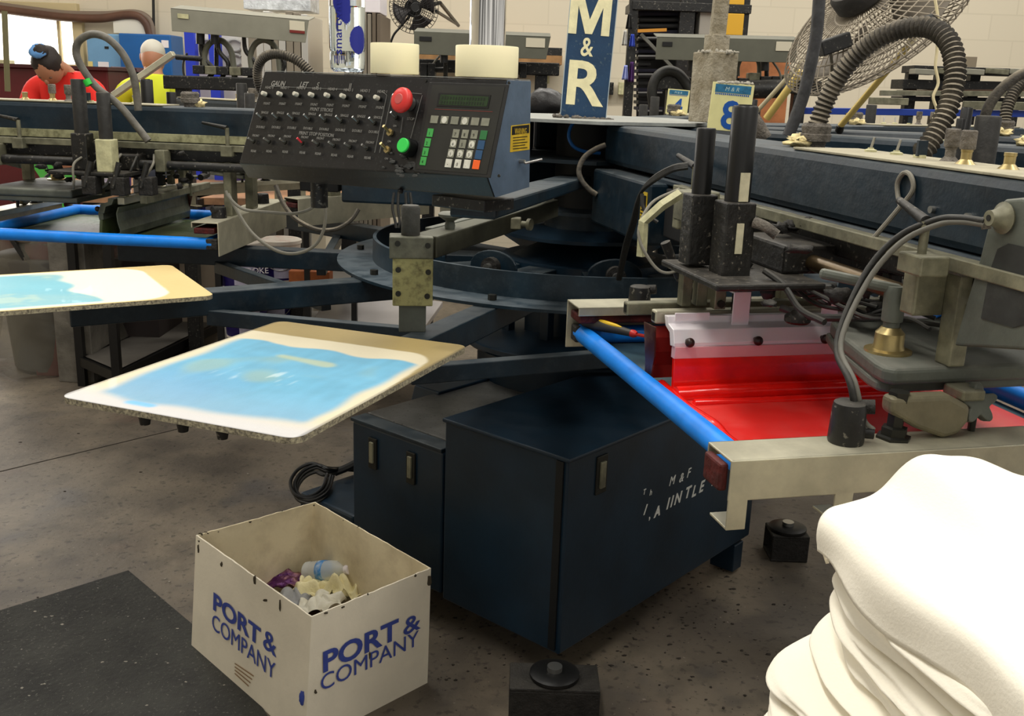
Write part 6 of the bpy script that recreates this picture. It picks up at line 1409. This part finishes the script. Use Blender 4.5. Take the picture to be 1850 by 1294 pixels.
# long wooden work table with pails behind the left print head
wt = thing('work_table', (-1.6, 5.9, 0), 'worn orange-brown table carrying ink pails behind the left screen', 'table')
za = .93
q = [pz(90, 352, za), pz(620, 362, za), pz(640, 330, za), pz(100, 318, za)]
MB().prism(q, -Z * .04).build('table_top', mat('worn_orange_board', (176, 132, 96), .6, col2=(120, 90, 70), scale=5, thr=.55), wt)
for p_ in q: MB().box((p_.x * .98, p_.y, .44), (.03, .03, .445)).build('leg', blk2, wt)
pailp = mat('purple_pail', (38, 26, 104), .45, var=.2, scale=30); lidm = mat('white_pail_lid', (226, 216, 202), .5, col2=(196, 150, 130), scale=16, thr=.66)
def pail(x, y, zf, s, label, lab_text=None, Yd=None):
    c = pz(x, y, zf) if Yd is None else py(x, y, Yd); r = thing('ink_pail', c.to_tuple(), label, 'pail', 'purple ink pails')
    if Yd is not None: c = V((c.x, c.y, c.z)); 
    MB().lathe(c, [(.118 * s, 0), (.122 * s, .004), (.135 * s, .20 * s)], 32).build('body', pailp, r, smooth=True)
    MB().lathe(c, [(.1235 * s, .03 * s), (.125 * s, .05 * s)] if False else [(.119 * s, .0), (.1235 * s, .0), (.124 * s, .014 * s), (.12 * s, .014 * s)], 32, closed=True).build('white_base', lidm, r, smooth=True)
    MB().lathe(c + Z * .20 * s, [(.137 * s, 0), (.142 * s, .004), (.145 * s, .06 * s), (.152 * s, .062 * s), (.152 * s, .085 * s), (.14 * s, .09 * s)], 36).build('lid', lidm, r, smooth=True)
    tocam = V((CP.x - c.x, CP.y - c.y, 0)).normalized(); sd = V((-tocam.y, tocam.x, 0)) * -1
    m = MB()
    def fl_(i, j):
        a = math.atan2(tocam.y, tocam.x) + .15 + (i - .5) * 1.0; h_ = (.03 + .15 * j) * s; rr = (.1225 + (.135 - .122) * h_ / (.2 * s)) * s + .0012; return c + V((rr * math.cos(a), rr * math.sin(a), h_))
    m.grid(fl_, 12, 2).build('paper_label', mat('lilac_label', (196, 192, 216), .6, var=.1, scale=50), r, smooth='all')
    pts = [c + tocam * (.14 * s * math.cos(t)) + sd * (.14 * s * math.sin(t)) + Z * ((.20 - .11 * math.cos(t)) * s) for t in [(-1.4 + 2.8 * k / 12) for k in range(13)]]
    MB().tube(pts, .0025, 6).build('wire_handle', steel, r, smooth=True)
    if lab_text:
        for k, L_ in enumerate(lab_text):
            o = c + tocam * (.140 * s) + sd * (.02 * s) + Z * ((.15 - .045 * k) * s); text(L_, o - sd * (-.0) , -sd if (-sd).cross(Z).dot(tocam) > 0 else sd, Z, .05 * s, white_alu, 'lettering', r)
    return r
pail(196, 347, za, 1.03, 'purple ink pail with a red-smeared white lid, on the orange table')
pail(462, 343, za, 1.0, 'purple ink pail whose base shows under the left end of the control box')
pail(205, 300, za, .9, 'purple ink pail farther back, seen above the black shaft of the left print head')
# shelf unit with more pails seen between the arms
su_ = thing('low_shelf_unit', (-1.25, 5.9, 0), 'low grey shelf unit holding ink pails, seen between the pallet arms', 'shelf')
s0 = pz(405, 520, .62); s1 = pz(640, 510, .62)
MB().prism([pz(395, 522, .62), pz(640, 512, .62), pz(640, 475, .62), pz(400, 480, .62)], -Z * .02).build('upper_shelf', mat('grey_shelf_board', (104, 100, 94), .6), su_)
MB().prism([pz(395, 618, .25), pz(660, 606, .25), pz(655, 560, .25), pz(400, 566, .25)], -Z * .02).build('lower_shelf', mat('grey_shelf_board', (104, 100, 94), .6), su_)
for x, y in ((396, 522), (556, 517), (640, 512)):
    p_ = pz(x, y, .62); MB().box((p_.x, p_.y, .45), (.014, .014, .45)).build('upright', blk2, su_)
pail(437, 517, .62, .78, 'purple ink pail with white lettering between the two nearest pallet arms at left', ('ONE', 'STROKE'))
pail(507, 505, .62, .72, 'second purple lettered ink pail, left of the orange block', ('ONE', 'STROKE'))
pail(446, 606, .25, .86, 'purple ink pail on the lower shelf, partly hidden by the blue pallet')
pail(494, 590, .25, .80, 'ink pail with a yellowed lid behind the lower shelf pail')
pail(358, 520, .55, .80, 'ink pail with a purple-splashed white lid above the yellow-edged pallet') if False else None
tobj('orange_block', mat('orange_brick', (160, 88, 44), .7, var=.15, scale=20), pz(562, 500, .66), (.10, .05, .035), 'orange-brown block lying on the shelf beside the lettered pails', 'block')
c = pz(615, 560, .40)
mt_ = tag(MB().prism([pz(560, 588, .42), pz(760, 600, .42), pz(800, 545, .42), pz(600, 520, .42)], -Z * .03).build('pale_board', mat('pale_gloss_board', (190, 186, 186), .35, .1, var=.06, scale=4), bev=.004), 'pale glossy board lying low behind the blue pallet', 'board')
MB().box(pz(680, 565, .2), (.3, .12, .19)).build('board_base', blk2, mt_)
# plastic wrapped bin left
bg = pz(60, 690, 0); bin_ = thing('wrapped_bin', (bg.x, bg.y, 0), 'grey bin wrapped in clear plastic at the far left, under the pale pallet', 'bin')
MB().lathe((bg.x, bg.y + .35, 0), [(.24, .02), (.27, .45), (.29, .62), (.28, .64)], 24).build('bin_body', mat('dark_bin', (70, 66, 60), .5), bin_, smooth=True)
def bagf(i, j):
    a = 2 * math.pi * i; r = .31 + .05 * pn(V((math.cos(a) * 2, math.sin(a) * 2, j * 3))) + .03 * pn(V((math.cos(a) * 7, math.sin(a) * 7, j * 2))) - .06 * j; return V((bg.x + r * math.cos(a) * 1.15, bg.y + .35 + r * math.sin(a), .01 + .74 * j + .03 * pn(V((a * 2, j, 4)))))
MB().grid(bagf, 60, 24).build('plastic_wrap', mat('clear_wrap', (120, 116, 104), .2, alpha=.38, bump=.9, bscale=14, spec=.8), bin_, smooth='all')
MB().ell((bg.x, bg.y + .35, .76), (.30, .27, .09), 30, 14, warp=.35, seed=3).build('crumpled_top', mat('grey_paper_wrap', (130, 118, 104), .6, bump=.8, bscale=20), bin_, smooth='all')
# green stand, red panel behind left head
gs = thing('green_stand', (-2.6, 5.6, 0), 'bright green steel stand seen through the left print head', 'stand')
gm = mat('bright_green_paint', (78, 170, 70), .45)
for a, b in (((70, 288), (152, 291)), ((95, 345), (152, 300)), ((88, 280), (108, 330)), ((60, 285), (100, 345))): MB().bar(py(*a, 5.6), py(*b, 5.6), .04, .05, Y).build('bar', gm, gs)
p_ = py(100, 340, 5.6); MB().box((p_.x, 5.6, p_.z / 2), (.03, .03, p_.z / 2)).build('leg', gm, gs)
c, h = scr(48, 400, 96, 490, 5.2, .3); tobj('red_bin', mat('dark_red_plastic', (96, 24, 26), .5), *fl(c, h), 'dark red bin behind the pale pallet at the left', 'bin')
c, h = scr(90, 432, 150, 500, 5.1, .3); tobj('grey_wrapped_box', mat('grey_wrapped', (104, 100, 92), .4, var=.3, scale=8, bump=.6, bscale=20), *fl(c, h), 'grey plastic wrapped box right of the dark red bin', 'box')
a = py(30, 455, 4.8); tg = tag(MB().bar(py(20, 424, 5.19), py(58, 482, 5.19), .02, .06, Y).build('hanging_tool', blk), 'dark tool with a pale tip propped at the far left under the blue tube', 'tool')
tag(MB().cyl(py(8, 20, 4.6), py(14, 165, 4.6), .012).build('grey_pole', mat('olive_pole', (110, 104, 72), .5), smooth=True), 'thin pole crossing the window at the left edge', 'pole')
# orange-handled knife on the rear channel of the red screen
kf = thing('spatula', K8(1.36, -.34, 1.05).to_tuple(), 'ink spatula with a black and yellow handle lying beside the red squeegee', 'spatula')
k0, k1 = pz(1048, 578, 1.085), pz(1140, 602, 1.075); dk = (k1 - k0).normalized()
MB().lathe(k0, [(.006, 0), (.012, .01), (.0145, .05), (.011, .09), (.008, (k1 - k0).length)], 20, axis=dk).build('handle', mat('dark_grip', (58, 54, 48), .5), kf, smooth=True)
MB().ell(k0.lerp(k1, .45) + Z * .0085 + Y * -.004, (.05, .006, .006), ax=(dk, dk.cross(Z).normalized(), Z)).build('yellow_inlay', mat('yellow_inlay', (232, 190, 40), .5), kf, smooth='all')
MB().lathe(k1, [(.0085, 0), (.009, .008), (.006, .014)], 16, axis=dk).build('red_ferrule', mat('red_collar', (200, 40, 34), .4), kf, smooth=True)
MB().bar(k1 + dk * .01, pz(1190, 612, 1.07), .018, .003, Z).build('spatula_blade', mat('inky_blade', (190, 50, 40), .3, .4), kf)
# floor debris
random.seed(77); m = MB()
for k in range(420):
    if k < 230: x, y = random.gauss(1130, 120), random.gauss(1075, 55)
    elif k < 300: x, y = random.uniform(790, 960), random.uniform(1070, 1230)
    elif k < 380: x, y = random.uniform(1040, 1420), random.uniform(980, 1290)
    else: x, y = random.uniform(0, 1300), random.uniform(780, 1290)
    p_ = pz(x, max(y, 770), 0); s = random.uniform(.001, .0048); m.ell(p_ + Z * s * .3, (s * random.uniform(.8, 2.2), s, s * .5), 7, 5, warp=1.0, seed=k)
tag(m.build('lint_debris', mat('dark_lint', (58, 52, 46), .95, var=.3, scale=30), smooth='all', recalc=False), 'dark lint and dirt crumbs scattered on the concrete round the press base', 'debris', kind='stuff')
m = MB()
for k in range(34):
    x, y = random.uniform(0, 420), random.uniform(1040, 1290)
    if k % 3 == 0: x, y = random.uniform(0, 640), random.uniform(800, 1290)
    p_ = pz(x, y, .004); s = random.uniform(.001, .0036); m.ell(p_, (s * 1.5, s, s * .4), 7, 5, warp=1.0, seed=k)
tag(m.build('paper_scraps', mat('pale_scraps', (160, 154, 142), .9), smooth='all', recalc=False), 'tiny pale scraps scattered on the floor mat and concrete', 'debris', kind='stuff')
